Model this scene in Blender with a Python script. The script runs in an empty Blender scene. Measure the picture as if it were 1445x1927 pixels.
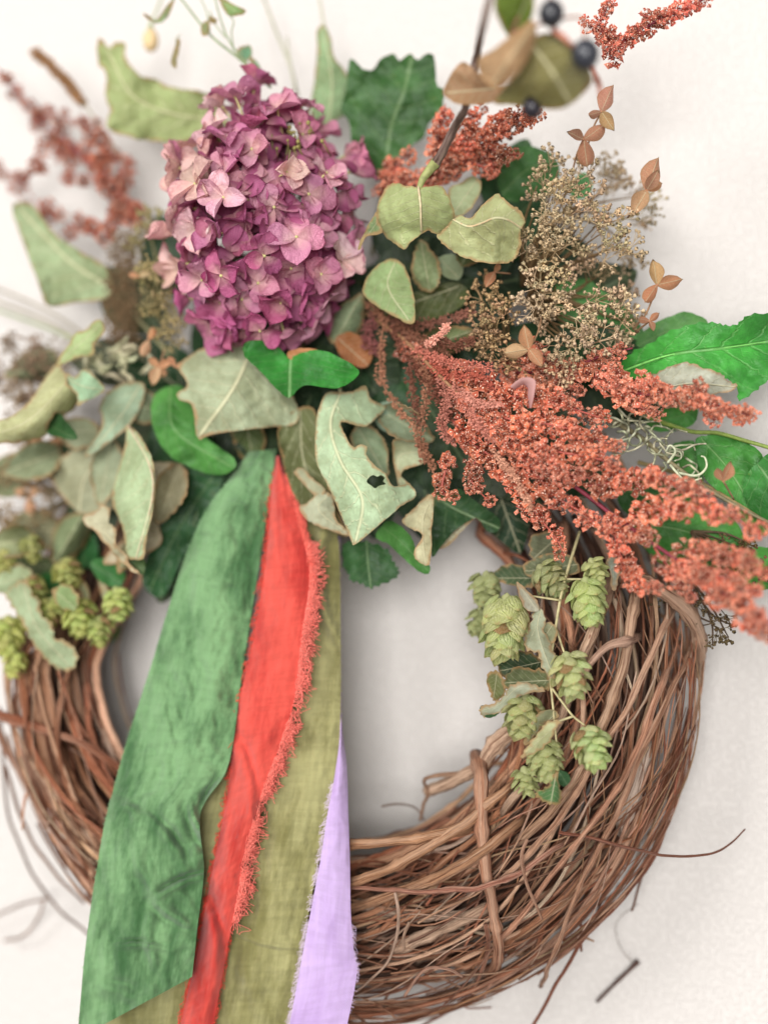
import bpy, math, random
from mathutils import Vector, Matrix, Quaternion, noise
from mathutils.geometry import delaunay_2d_cdt

random.seed(11)
SC = bpy.context.scene
COL = SC.collection
R = math.radians

# ------------------------------------------------------------------ camera
DIST, FOCAL, SENSOR = 0.85, 31.15, 24.0
YAW, PITCH = R(12), R(4)
VIEW = Vector((-math.sin(YAW) * math.cos(PITCH), math.cos(YAW) * math.cos(PITCH), math.sin(PITCH)))
AIM = Vector((0, -0.06, 0))
cam_d = bpy.data.cameras.new('camera')
cam = bpy.data.objects.new('camera', cam_d)
COL.objects.link(cam)
cam.location = AIM - VIEW * DIST
QUAT = VIEW.to_track_quat('-Z', 'Y')
cam.rotation_euler = QUAT.to_euler()
cam_d.sensor_fit = 'VERTICAL'
cam_d.sensor_height = SENSOR
cam_d.sensor_width = SENSOR
cam_d.lens = FOCAL
cam_d.clip_start = 0.01
cam_d.clip_end = 50
cam_d.dof.use_dof = True
cam_d.dof.focus_distance = 0.774
cam_d.dof.aperture_fstop = 1.0
SC.camera = cam

# ------------------------------------------------------------------ light (a pale room, one big soft window high on the left, plus an added front fill)
world = bpy.data.worlds.new('World')
SC.world = world
world.use_nodes = True
world.node_tree.nodes['Background'].inputs[0].default_value = (1.0, 0.965, 0.93, 1)
world.node_tree.nodes['Background'].inputs[1].default_value = 0.30
def area(name, loc, aim, size, power, colr):
    l = bpy.data.lights.new(name, 'AREA')
    l.shape = 'RECTANGLE'
    l.size, l.size_y = size
    l.energy = power
    l.color = colr
    o = bpy.data.objects.new(name, l)
    COL.objects.link(o)
    o.location = loc
    o.rotation_euler = (Vector(aim) - Vector(loc)).to_track_quat('-Z', 'Y').to_euler()
    return o
area('window_light', (-2.7, -4.0, 2.4), (0, 0, 0), (1.9, 2.1), 185, (1.0, 0.985, 0.965))
area('front_fill_light', (0.35, -4.4, 0.05), (0, 0, 0), (2.2, 2.2), 225, (1.0, 0.985, 0.96))  # added frontal lamp, not a known window; brightens the wall inside the ring
SC.view_settings.view_transform = 'Standard'
SC.view_settings.look = 'None'
SC.view_settings.exposure = 0.13
SC.view_settings.gamma = 1.0
SC.view_settings.use_curve_mapping = False
SC.cycles.use_denoising = True
SC.cycles.max_bounces = 8
SC.cycles.diffuse_bounces = 4
SC.cycles.transparent_max_bounces = 8

# ------------------------------------------------------------------ pixel helper: a pixel of the photograph + height off the wall -> point
CAMP = cam.location.copy()
AX, AY = QUAT @ Vector((1, 0, 0)), QUAT @ Vector((0, 1, 0))
def P(x, y, d):
    k = SENSOR / FOCAL / 1927.0
    ray = VIEW + AX * ((x - 722.5) * k) + AY * ((963.5 - y) * k)
    return CAMP + ray * ((-d - CAMP.y) / ray.y)
def MM(d=0.08):      # metres per photograph pixel near the middle
    return (P(723.5, 963, d) - P(722.5, 963, d)).length
PXM = MM(0.1)

def srgb(r, g, b):
    def f(c):
        c /= 255.0
        return c / 12.92 if c <= 0.04045 else ((c + 0.055) / 1.055) ** 2.4
    return (f(r), f(g), f(b), 1.0)
def vary(c, h=0.05, v=0.15, rng=random):
    k = 1 + rng.uniform(-v, v)
    return tuple(max(0, min(1, c[i] * k * (1 + rng.uniform(-h, h)))) for i in range(3)) + (1,)
def mix(a, b, t):
    return tuple(a[i] * (1 - t) + b[i] * t for i in range(3)) + (1,)

# ------------------------------------------------------------------ materials
class NT:
    def __init__(s, name):
        s.m = bpy.data.materials.new(name)
        s.m.use_nodes = True
        s.t = s.m.node_tree
        s.t.nodes.clear()
        s.out = s.t.nodes.new('ShaderNodeOutputMaterial')
    def n(s, typ, **kw):
        nd = s.t.nodes.new('ShaderNode' + typ)
        for k, v in kw.items():
            if k in ('operation', 'blend_type', 'data_type', 'attribute_name', 'noise_dimensions', 'feature', 'wave_type', 'bands_direction', 'distance', 'attribute_type', 'interpolation_type', 'use_clamp'):
                setattr(nd, k, v)
            else:
                s.set(nd.inputs[int(k[1:]) if k[0] == 'i' and k[1:].isdigit() else k.replace('_', ' ')], v)
        return nd
    def set(s, sock, v):
        if hasattr(v, 'node') and hasattr(v, 'is_output'):
            s.t.links.new(v, sock)
        else:
            sock.default_value = v
    def math(s, op, a, b=0.0, c=0.0):
        return s.n('Math', operation=op, i0=a, i1=b, i2=c).outputs[0]
    def mixc(s, f, a, b, bt='MIX'):
        nd = s.n('Mix', data_type='RGBA', blend_type=bt)
        s.set(nd.inputs[0], f); s.set(nd.inputs[6], a); s.set(nd.inputs[7], b)
        return nd.outputs[2]
    def ramp(s, f, lo, hi):
        nd = s.n('MapRange', interpolation_type='SMOOTHSTEP')
        s.set(nd.inputs[0], f); nd.inputs[1].default_value = lo; nd.inputs[2].default_value = hi
        return nd.outputs[0]
    def noise(s, vec, scale, detail=4, rough=0.55):
        nd = s.n('TexNoise')
        if vec is not None: s.set(nd.inputs['Vector'], vec)
        nd.inputs['Scale'].default_value = scale
        nd.inputs['Detail'].default_value = detail
        nd.inputs['Roughness'].default_value = rough
        return nd.outputs[0]
    def coords(s):
        return s.n('TexCoord').outputs['Object']
    def luv(s):
        a = s.n('Attribute', attribute_name='luv')
        sp = s.n('SeparateXYZ'); s.set(sp.inputs[0], a.outputs['Vector'])
        return a.outputs['Vector'], sp.outputs[0], sp.outputs[1], sp.outputs[2]
    def objc(s):
        o = s.n('ObjectInfo')
        return o.outputs['Color'], o.outputs['Random']
    def bump(s, h, strength, dist):
        b = s.n('Bump'); s.set(b.inputs['Height'], h)
        b.inputs['Strength'].default_value = strength; b.inputs['Distance'].default_value = dist
        return b.outputs[0]
    def finish(s, colr, rough, normal=None, transl=0.0, tcol=None, spec=0.3, sheen=0.0):
        p = s.n('BsdfPrincipled')
        s.set(p.inputs['Base Color'], colr); s.set(p.inputs['Roughness'], rough)
        p.inputs['Specular IOR Level'].default_value = spec
        if sheen:
            p.inputs['Sheen Weight'].default_value = sheen
        if normal is not None: s.set(p.inputs['Normal'], normal)
        if transl > 0:
            t = s.n('BsdfTranslucent')
            s.set(t.inputs['Color'], tcol if tcol is not None else colr)
            if normal is not None: s.set(t.inputs['Normal'], normal)
            mx = s.n('MixShader'); mx.inputs[0].default_value = transl
            s.t.links.new(p.outputs[0], mx.inputs[1]); s.t.links.new(t.outputs[0], mx.inputs[2])
            s.t.links.new(mx.outputs[0], s.out.inputs[0])
        else:
            s.t.links.new(p.outputs[0], s.out.inputs[0])
        return s.m

def mat_wall():
    n = NT('painted_wall'); co = n.coords()
    a = n.noise(co, 330, 3, 0.5); b = n.noise(co, 150, 2, 0.5); c = n.noise(co, 4, 2)
    h = n.math('ADD', n.ramp(a, 0.42, 0.68), n.math('MULTIPLY', b, 0.6))
    colr = n.mixc(c, srgb(196, 191, 187), srgb(200, 195, 191))
    return n.finish(colr, 0.62, n.bump(h, 0.6, 0.0010), spec=0.25)
def mat_leaf(name, fresh):
    n = NT(name); vec, u, v, w = n.luv(); oc, rnd = n.objc(); co = n.coords()
    av = n.math('ABSOLUTE', v)
    wob = n.math('MULTIPLY', n.math('SUBTRACT', n.noise(vec, 5, 2), 0.5), 0.10)
    mid = n.math('SUBTRACT', 1.0, n.ramp(av, 0.012, 0.045))
    side = n.math('ADD', n.math('SUBTRACT', u, n.math('MULTIPLY', av, 0.34)), wob)
    fr = n.math('ABSOLUTE', n.math('SUBTRACT', n.math('FRACT', n.math('MULTIPLY', side, 6.5)), 0.5))
    sv = n.math('MULTIPLY', n.math('SUBTRACT', 1.0, n.ramp(fr, 0.02, 0.075)), n.math('SUBTRACT', 1.0, n.math('MULTIPLY', av, 0.55)))
    net = n.n('TexVoronoi', feature='DISTANCE_TO_EDGE'); n.set(net.inputs['Vector'], vec); net.inputs['Scale'].default_value = 19
    nv = n.math('SUBTRACT', 1.0, n.ramp(net.outputs[0], 0.0, 0.05))
    veins = n.math('MAXIMUM', n.math('MAXIMUM', mid, n.math('MULTIPLY', sv, 0.62)), n.math('MULTIPLY', nv, 0.2))
    big = n.noise(co, 45, 4, 0.6); fine = n.noise(co, 420, 4, 0.6)
    if fresh:
        oc = n.mixc(0.10, oc, (0.16, 0.2, 0.12, 1))
        dark = n.mixc(1.0, oc, (0.42, 0.5, 0.42, 1), 'MULTIPLY')
        light = n.mixc(1.0, oc, (1.25, 1.18, 1.25, 1), 'MULTIPLY')
        base = n.mixc(n.ramp(big, 0.3, 0.7), dark, light)
        base = n.mixc(n.math('MULTIPLY', veins, 0.5), base, n.mixc(0.55, oc, (0.42, 0.55, 0.28, 1)))
        spot = n.ramp(n.noise(co, 95, 3, 0.7), 0.66, 0.74)
        base = n.mixc(n.math('MULTIPLY', spot, 0.5), base, n.mixc(0.5, oc, srgb(150, 130, 60)))
        base = n.mixc(n.math('MULTIPLY', fine, 0.25), base, dark)
        base = n.mixc(n.math('MULTIPLY', n.ramp(n.noise(co, 170, 4, 0.7), 0.5, 0.72), 0.4), base, dark)
        h = n.math('ADD', n.math('MULTIPLY', veins, -0.8), n.math('ADD', n.math('MULTIPLY', big, 0.6), n.math('MULTIPLY', fine, 0.4)))
        return n.finish(base, n.math('ADD', 0.36, n.math('MULTIPLY', fine, 0.2)), n.bump(h, 0.6, 0.0016), 0.22, n.mixc(1.0, base, (0.9, 1.15, 0.5, 1), 'MULTIPLY'), spec=0.4)
    dark = n.mixc(1.0, oc, (0.72, 0.73, 0.66, 1), 'MULTIPLY')
    light = n.mixc(1.0, oc, (1.12, 1.18, 1.20, 1), 'MULTIPLY')
    base = n.mixc(n.ramp(big, 0.3, 0.7), dark, light)
    base = n.mixc(n.math('MULTIPLY', n.ramp(fine, 0.55, 0.75), 0.35), base, n.mixc(1.0, oc, (0.7, 0.55, 0.4, 1), 'MULTIPLY'))
    base = n.mixc(n.math('MULTIPLY', veins, 0.55), base, srgb(226, 220, 182))
    base = n.mixc(n.math('MULTIPLY', n.ramp(n.math('ADD', w, n.math('MULTIPLY', n.math('SUBTRACT', n.noise(co, 120, 3), 0.5), 0.7)), 0.74, 1.0), 0.75), base, srgb(180, 140, 96))      # dry brown rim
    crk = n.noise(co, 150, 5, 0.7)
    h = n.math('ADD', n.math('MULTIPLY', veins, 0.7), n.math('ADD', n.math('MULTIPLY', fine, 0.2), n.math('MULTIPLY', crk, 0.35)))
    base = n.mixc(n.math('MULTIPLY', n.ramp(crk, 0.54, 0.7), 0.30), base, n.mixc(1.0, oc, (0.72, 0.62, 0.46, 1), 'MULTIPLY'))
    return n.finish(base, 0.52, n.bump(h, 0.7, 0.0018), 0.32, base, spec=0.35)
def mat_petal():
    n = NT('hydrangea_petal'); vec, u, v, w = n.luv(); oc, rnd = n.objc(); co = n.coords()
    av = n.math('ABSOLUTE', v)
    blot = n.noise(co, 1.6, 4, 0.6); fine = n.noise(vec, 26, 3)
    pale = n.mixc(0.62, oc, srgb(226, 205, 178))
    f = n.math('SUBTRACT', 1.0, n.ramp(n.math('ADD', u, n.math('MULTIPLY', n.math('SUBTRACT', blot, 0.5), 0.9)), 0.05, 0.62))
    base = n.mixc(n.math('MULTIPLY', f, 0.55), oc, pale)
    deep = n.mixc(1.0, base, (0.68, 0.48, 0.62, 1), 'MULTIPLY')
    base = n.mixc(n.math('MULTIPLY', n.ramp(blot, 0.5, 0.75), 0.6), base, deep)
    base = n.mixc(n.math('MULTIPLY', n.ramp(w, 0.78, 1.0), 0.45), base, deep)
    ang = n.math('DIVIDE', v, n.math('ADD', u, 0.12))
    fr = n.math('ABSOLUTE', n.math('SUBTRACT', n.math('FRACT', n.math('MULTIPLY', ang, 5.0)), 0.5))
    vein = n.math('SUBTRACT', 1.0, n.ramp(fr, 0.0, 0.16))
    base = n.mixc(n.math('MULTIPLY', vein, 0.16), base, deep)
    base = n.mixc(n.math('MULTIPLY', n.ramp(fine, 0.60, 0.72), 0.25), base, srgb(238, 205, 220))
    h = n.math('ADD', n.math('MULTIPLY', vein, -0.3), blot)
    return n.finish(base, 0.55, n.bump(h, 0.35, 0.06), 0.28, n.mixc(1.0, base, (1.1, 0.85, 1.0, 1), 'MULTIPLY'), spec=0.25)
def mat_plain(name, noise_scale=300, rough=0.6, transl=0.0, lo=0.65, hi=1.25, bumpd=0.0006, spec=0.3, sheen=0.0):
    n = NT(name); oc, rnd = n.objc(); co = n.coords()
    a = n.noise(co, noise_scale, 4, 0.6)
    base = n.mixc(n.ramp(a, 0.28, 0.72), n.mixc(1.0, oc, (lo, lo, lo, 1), 'MULTIPLY'), n.mixc(1.0, oc, (hi, hi, hi, 1), 'MULTIPLY'))
    return n.finish(base, rough, n.bump(a, 0.6, bumpd), transl, spec=spec, sheen=sheen)
def mat_seed():
    n = NT('dock_seed_wing'); vec, u, v, w = n.luv(); oc, rnd = n.objc(); co = n.coords()
    brown = n.mixc(1.0, oc, (0.46, 0.27, 0.24, 1), 'MULTIPLY')
    pink = n.mixc(0.34, oc, srgb(250, 190, 158))
    base = n.mixc(n.ramp(u, 0.0, 0.42), brown, oc)
    base = n.mixc(n.ramp(u, 0.62, 1.0), base, pink)
    base = n.mixc(n.math('MULTIPLY', n.ramp(v, 0.5, 1.0), 0.42), base, srgb(252, 212, 186))
    base = n.mixc(n.math('SUBTRACT', 1.0, n.ramp(v, 0.0, 0.5)), base, n.mixc(1.0, base, (0.72, 0.55, 0.5, 1), 'MULTIPLY'))
    return n.finish(base, 0.55, None, 0.32, spec=0.35)
def mat_bract():
    n = NT('hop_bract'); vec, u, v, w = n.luv(); oc, rnd = n.objc(); co = n.coords()
    fr = n.math('ABSOLUTE', n.math('SUBTRACT', n.math('FRACT', n.math('MULTIPLY', v, 4.0)), 0.5))
    vein = n.math('SUBTRACT', 1.0, n.ramp(fr, 0.0, 0.2))
    a = n.noise(vec, 6, 4, 0.65)
    base = n.mixc(n.ramp(a, 0.3, 0.7), n.mixc(1.0, oc, (0.8, 0.84, 0.68, 1), 'MULTIPLY'), n.mixc(0.35, oc, srgb(238, 238, 206)))
    base = n.mixc(n.math('MULTIPLY', vein, 0.25), base, n.mixc(1.0, oc, (0.6, 0.72, 0.45, 1), 'MULTIPLY'))
    tip = n.math('MULTIPLY', n.ramp(n.math('ADD', u, n.math('MULTIPLY', n.math('SUBTRACT', a, 0.5), 0.6)), 0.82, 1.0), 0.65)
    base = n.mixc(tip, base, srgb(196, 160, 110))
    return n.finish(base, 0.6, n.bump(n.math('ADD', vein, a), 0.6, 0.08), 0.36, n.mixc(1.0, base, (1.0, 1.1, 0.7, 1), 'MULTIPLY'), spec=0.25)
def mat_bark():
    n = NT('vine_bark'); vec, u, v, w = n.luv(); oc, rnd = n.objc()
    mp = n.n('Mapping'); n.set(mp.inputs[0], vec); mp.inputs['Scale'].default_value = (45, 9, 9)
    off = n.n('CombineXYZ'); n.set(off.inputs[0], n.math('MULTIPLY', rnd, 50)); n.set(mp.inputs['Location'], off.outputs[0])
    st = n.noise(mp.outputs[0], 1.0, 6, 0.65)
    mp2 = n.n('Mapping'); n.set(mp2.inputs[0], vec); mp2.inputs['Scale'].default_value = (14, 2, 2); n.set(mp2.inputs['Location'], off.outputs[0])
    bl = n.noise(mp2.outputs[0], 1.0, 3)
    mp3 = n.n('Mapping'); n.set(mp3.inputs[0], vec); mp3.inputs['Scale'].default_value = (130, 26, 26); n.set(mp3.inputs['Location'], off.outputs[0])
    fi = n.noise(mp3.outputs[0], 1.0, 5, 0.7)
    dark = n.mixc(1.0, oc, (0.30, 0.22, 0.18, 1), 'MULTIPLY')
    pale = n.mixc(0.4, oc, srgb(236, 204, 178))
    base = n.mixc(n.ramp(st, 0.36, 0.58), dark, oc)
    base = n.mixc(n.math('MULTIPLY', n.ramp(bl, 0.48, 0.66), 0.65), base, pale)
    base = n.mixc(n.math('MULTIPLY', n.ramp(fi, 0.52, 0.66), 0.55), base, dark)
    st = n.math('ADD', st, n.math('MULTIPLY', fi, 0.7))
    return n.finish(base, 0.6, n.bump(st, 1.0, 0.0016), spec=0.3)
def mat_cloth(name, c1, c2, weave, rough=0.8, transl=0.12, mott=1.0, sheen=0.2):
    n = NT(name); vec, u, v, w = n.luv(); co = n.coords()
    mp = n.n('Mapping'); n.set(mp.inputs[0], vec); mp.inputs['Scale'].default_value = (16.0, 40, 1)
    big = n.noise(mp.outputs[0], 1.0, 6, 0.66)
    mp3 = n.n('Mapping'); n.set(mp3.inputs[0], vec); mp3.inputs['Scale'].default_value = (300, 26, 1)
    sl = n.noise(mp3.outputs[0], 1.0, 3, 0.6)
    mp4 = n.n('Mapping'); n.set(mp4.inputs[0], vec); mp4.inputs['Scale'].default_value = (26, 300, 1)
    sl2 = n.noise(mp4.outputs[0], 1.0, 3, 0.6)
    base = n.mixc(n.ramp(big, 0.32, 0.64) if mott else 0.5, c1, c2)
    thr = n.math('ADD', n.math('SUBTRACT', sl, 0.5), n.math('SUBTRACT', sl2, 0.5))
    base = n.mixc(n.math('MULTIPLY', n.ramp(thr, -0.15, 0.2), weave), base, n.mixc(1.0, base, (0.72, 0.72, 0.70, 1), 'MULTIPLY'))
    wu = n.math('SINE', n.math('MULTIPLY', u, 5200.0)); wv = n.math('SINE', n.math('MULTIPLY', v, 5200.0))
    h = n.math('ADD', n.math('MULTIPLY', n.math('MULTIPLY', wu, wv), 0.25), thr)
    return n.finish(base, rough, n.bump(n.math('ADD', h, n.math('MULTIPLY', big, 1.6)), 0.6, 0.0011), transl, spec=0.15, sheen=sheen)
M = {
    'wall': mat_wall(),
    'dry': mat_leaf('dried_leaf', False), 'fresh': mat_leaf('fresh_leaf', True),
    'petal': mat_petal(), 'bark': mat_bark(),
    'seed': mat_seed(),
    'grain': mat_plain('dock_seed_grain', 600, 0.35, 0.1, 0.9, 1.1, spec=0.5),
    'bud': mat_plain('dry_bud', 900, 0.7, 0.1, 0.6, 1.3),
    'cup': mat_plain('bud_cup', 900, 0.8, 0.0, 0.15, 0.3),
    'stem': mat_plain('plant_stem', 260, 0.55, 0.0, 0.7, 1.2),
    'bract': mat_bract(),
    'berry': mat_plain('dark_berry', 120, 0.32, 0.0, 0.85, 1.15, spec=0.5),
    'thread': mat_plain('frayed_thread', 800, 0.85, 0.2, 0.85, 1.15, spec=0.1),
    'green_cloth': mat_cloth('green_cotton', srgb(60, 98, 58), srgb(122, 160, 112), 0.4),
    'olive_cloth': mat_cloth('olive_silk', srgb(122, 118, 72), srgb(164, 160, 112), 0.55),
    'red_cloth': mat_cloth('coral_cotton', srgb(176, 48, 42), srgb(214, 84, 72), 0.45),
    'lav_cloth': mat_cloth('lavender_cotton', srgb(184, 156, 204), srgb(198, 172, 216), 0.35),
}

# ------------------------------------------------------------------ mesh collecting
class MB:
    def __init__(s):
        s.v, s.f, s.luv, s.mi = [], [], [], []
    def add(s, vs, fs, luv=None, mi=0):
        o = len(s.v)
        s.v.extend(vs)
        s.luv.extend(luv if luv is not None else [(0, 0, 0)] * len(vs))
        s.f.extend([tuple(i + o for i in f) for f in fs])
        s.mi.extend([mi] * len(fs))
    def mesh(s, name, mats, origin=Vector((0, 0, 0)), smooth=True):
        me = bpy.data.meshes.new(name)
        me.from_pydata([tuple(Vector(p) - origin) for p in s.v], [], s.f)
        a = me.attributes.new('luv', 'FLOAT_VECTOR', 'POINT')
        a.data.foreach_set('vector', [c for p in s.luv for c in p])
        for m in mats: me.materials.append(m)
        if len(mats) > 1: me.polygons.foreach_set('material_index', s.mi)
        me.polygons.foreach_set('use_smooth', [smooth] * len(me.polygons))
        me.update()
        return me

def catmull(pts, n=6, closed=False):
    pts = [Vector(p) for p in pts]
    out = []
    N = len(pts)
    rng = range(N if closed else N - 1)
    for i in rng:
        p0 = pts[(i - 1) % N] if (closed or i > 0) else pts[0] * 2 - pts[1]
        p1 = pts[i]; p2 = pts[(i + 1) % N]
        p3 = pts[(i + 2) % N] if (closed or i + 2 < N) else pts[-1] * 2 - pts[-2]
        for k in range(n):
            t = k / n
            out.append(0.5 * ((2 * p1) + (p2 - p0) * t + (2 * p0 - 5 * p1 + 4 * p2 - p3) * t * t + (3 * p1 - p0 - 3 * p2 + p3) * t ** 3))
    if not closed: out.append(pts[-1].copy())
    return out

def tube(mb, pts, rad, sides=6, mi=0, cap=True, lump=0.0):
    """pts: world points; rad: number, or function of t in 0..1"""
    n = len(pts)
    rf = rad if callable(rad) else (lambda t: rad)
    tang = []
    for i in range(n):
        a = pts[max(0, i - 1)]; b = pts[min(n - 1, i + 1)]
        t = (b - a)
        tang.append(t.normalized() if t.length > 1e-9 else Vector((0, 0, 1)))
    up = tang[0].orthogonal().normalized()
    vs, luv, fs = [], [], []
    L = 0.0
    for i in range(n):
        if i: L += (pts[i] - pts[i - 1]).length
        up = (up - tang[i] * up.dot(tang[i]))
        up = up.normalized() if up.length > 1e-6 else tang[i].orthogonal().normalized()
        sd = tang[i].cross(up)
        r = rf(i / (n - 1))
        for k in range(sides):
            a = 2 * math.pi * k / sides
            rr = r * (1 + (lump * noise.noise(pts[i] * 160 + Vector((k * 3.1, 0, 0))) if lump else 0))
            vs.append(pts[i] + (up * math.cos(a) + sd * math.sin(a)) * rr)
            luv.append((L, math.cos(a) * 0.5, math.sin(a) * 0.5))
    for i in range(n - 1):
        for k in range(sides):
            k2 = (k + 1) % sides
            fs.append((i * sides + k, i * sides + k2, (i + 1) * sides + k2, (i + 1) * sides + k))
    if cap:
        fs.append(tuple(range(sides - 1, -1, -1)))
        fs.append(tuple((n - 1) * sides + k for k in range(sides)))
    mb.add(vs, fs, luv, mi)

def taper(r0, r1): return lambda t: r0 + (r1 - r0) * t

# ------------------------------------------------------------------ things and parts
class Thing:
    def __init__(s, name, label, cat, loc, group=None):
        s.e = bpy.data.objects.new(name, None)
        s.e.empty_display_size = 0.01
        COL.objects.link(s.e)
        s.loc = Vector(loc)
        s.e.location = s.loc
        s.e['label'] = label; s.e['category'] = cat
        if group: s.e['group'] = group
    def part(s, name, mb, mats, colr=(1, 1, 1, 1), parent=None, solid=0.0, smooth=True, kind=None, label=None):
        me = mb.mesh(name, mats if isinstance(mats, list) else [mats], s.loc, smooth)
        o = bpy.data.objects.new(name, me)
        COL.objects.link(o)
        o.parent = parent or s.e
        o.color = colr
        if solid:
            cnt = {}
            for pl in me.polygons:
                for ek in pl.edge_keys: cnt[ek] = cnt.get(ek, 0) + 1
            sh = me.attributes.new('sharp_edge', 'BOOLEAN', 'EDGE')
            sh.data.foreach_set('value', [cnt.get(tuple(sorted(e.vertices)), 0) == 1 for e in me.edges])
            md = o.modifiers.new('thickness', 'SOLIDIFY'); md.thickness = solid; md.offset = 0
        if kind: o['kind'] = kind
        if label: o['label'] = label
        return o
    def inst(s, name, me, mtx, colr=(1, 1, 1, 1), parent=None):
        """mtx: world matrix when parent is None, else relative to parent"""
        o = bpy.data.objects.new(name, me)
        COL.objects.link(o)
        o.parent = parent or s.e
        o.matrix_basis = (Matrix.Translation(-s.loc) @ mtx) if parent is None else mtx
        o.color = colr
        return o
def frame(pos, z, spin=0.0, scale=1.0, x=None):
    z = Vector(z).normalized()
    xx = Vector(x) if x is not None else z.orthogonal()
    xx = (xx - z * xx.dot(z))
    xx = xx.normalized() if xx.length > 1e-6 else z.orthogonal().normalized()
    y = z.cross(xx)
    m = Matrix((xx, y, z)).transposed().to_4x4()
    sc = scale if hasattr(scale, '__len__') else (scale,) * 3
    return Matrix.Translation(pos) @ m @ Matrix.Rotation(spin, 4, 'Z') @ Matrix.Diagonal((*sc, 1))

# ------------------------------------------------------------------ outline leaf: an outline with a midrib, bent in depth, with thickness
def seg_project(p, line):
    best = (1e18, 0, 0, 0)
    acc, tot = 0.0, sum((line[i + 1].xy - line[i].xy).length for i in range(len(line) - 1))
    for i in range(len(line) - 1):
        a, b = line[i], line[i + 1]
        ab = (b - a).xy; L = ab.length
        t = max(0, min(1, (p - a.xy).dot(ab) / (L * L + 1e-9)))
        q = a.xy + ab * t
        dd = (p - q).length
        if dd < best[0]:
            side = ab.x * (p.y - q.y) - ab.y * (p.x - q.x)
            best = (dd, (acc + t * L) / tot, dd if side > 0 else -dd, a.z + (b.z - a.z) * t)
        acc += L
    return best
def leaf_mesh(outline, rib, fold=0.0, curl=0.0, wave=0.004, jag=0.8, serr=0.0, holes=(), step=6.5, crum=0.0013, seed=0, sub=5, rim=True, asym=0.0):
    rng = random.Random(seed)
    rib = catmull([Vector(p) for p in rib], 6)
    ol = [v.xy for v in catmull([Vector((x, y, 0)) for x, y in outline], sub, True)]
    cen = Vector((sum(p.x for p in ol) / len(ol), sum(p.y for p in ol) / len(ol)))
    res = []
    for i, p in enumerate(ol):
        nrm = (ol[(i + 1) % len(ol)] - ol[i - 1])
        nrm = Vector((nrm.y, -nrm.x)); nrm = nrm.normalized() if nrm.length > 1e-6 else Vector((0, 0))
        if nrm.dot(p - cen) < 0: nrm = -nrm
        o = rng.uniform(-jag, jag)
        if serr: o += serr * (0.5 if i % 3 == 0 else (-0.1 if i % 3 == 1 else -0.5))
        res.append(p + nrm * o)
    ol = res
    xs = [p.x for p in ol]; ys = [p.y for p in ol]
    pts = list(ol); edges = [(i, (i + 1) % len(ol)) for i in range(len(ol))]
    nb = len(ol)
    hol = []
    for h in holes:
        hp = [v.xy for v in catmull([Vector((x, y, 0)) for x, y in h], 3, True)]
        hol.append(hp)
        o = len(pts); pts += hp
        edges += [(o + i, o + (i + 1) % len(hp)) for i in range(len(hp))]
    def inside(p, poly):
        c = False; j = len(poly) - 1
        for i in range(len(poly)):
            a, b = poly[i], poly[j]
            if (a.y > p.y) != (b.y > p.y) and p.x < (b.x - a.x) * (p.y - a.y) / (b.y - a.y) + a.x: c = not c
            j = i
        return c
    y = min(ys) + step * 0.5; row = 0
    while y < max(ys):
        x = min(xs) + (step * 0.5 if row % 2 else 0)
        while x < max(xs):
            p = Vector((x + rng.uniform(-1, 1), y + rng.uniform(-1, 1)))
            if inside(p, ol) and min((p - q).length for q in ol) > step * 0.45 and not any(inside(p, h) for h in hol):
                pts.append(p)
            x += step
        y += step * 0.87; row += 1
    vo, eo, fo, *_ = delaunay_2d_cdt(pts, edges, [], 1, 1e-4)
    if hol: fo = [f for f in fo if not any(inside(sum((Vector(vo[i]) for i in f), Vector((0, 0))) / len(f), h) for h in hol)]
    fold *= 1.2; curl *= 1.4; crum *= 1.25
    hw = max(abs(seg_project(p, rib)[2]) for p in ol) + 1e-6
    vs, luv = [], []
    for p in vo:
        p = Vector((p[0], p[1]))
        dd, t, s, d = seg_project(p, rib)
        sn = s / hw
        d = d + fold * abs(s) * PXM + curl * sn * sn + asym * sn
        q = Vector((p.x * 0.012, p.y * 0.012, seed * 1.7))
        d += wave * noise.noise(q) * 1.6 + wave * 0.5 * noise.noise(q * 2.7) * (0.4 + abs(sn))
        d += crum * ((1 - 2.2 * abs(noise.noise(q * 4.3))) + .6 * (1 - 2.2 * abs(noise.noise(q * 9.0)))) * (.5 + .7 * abs(sn))
        e = min((p - o).length for o in ol)
        vs.append(P(p.x, p.y, max(d, 0.003)))
        luv.append((t, sn, (1.0 - min(1, e / 26.0)) if rim else 0.0))
    # drop unused verts
    used = sorted({i for f in fo for i in f}); mp = {a: b for b, a in enumerate(used)}
    mb = MB()
    mb.add([vs[i] for i in used], [tuple(mp[i] for i in f) for f in fo], [luv[i] for i in used])
    return mb
def rib_tube(rib, off, r0, r1):
    mb = MB()
    pts = [P(p.x, p.y, p.z + off) for p in catmull([Vector(q) for q in rib], 6)]
    tube(mb, pts, taper(r0, r1), 5)
    return mb
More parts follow.
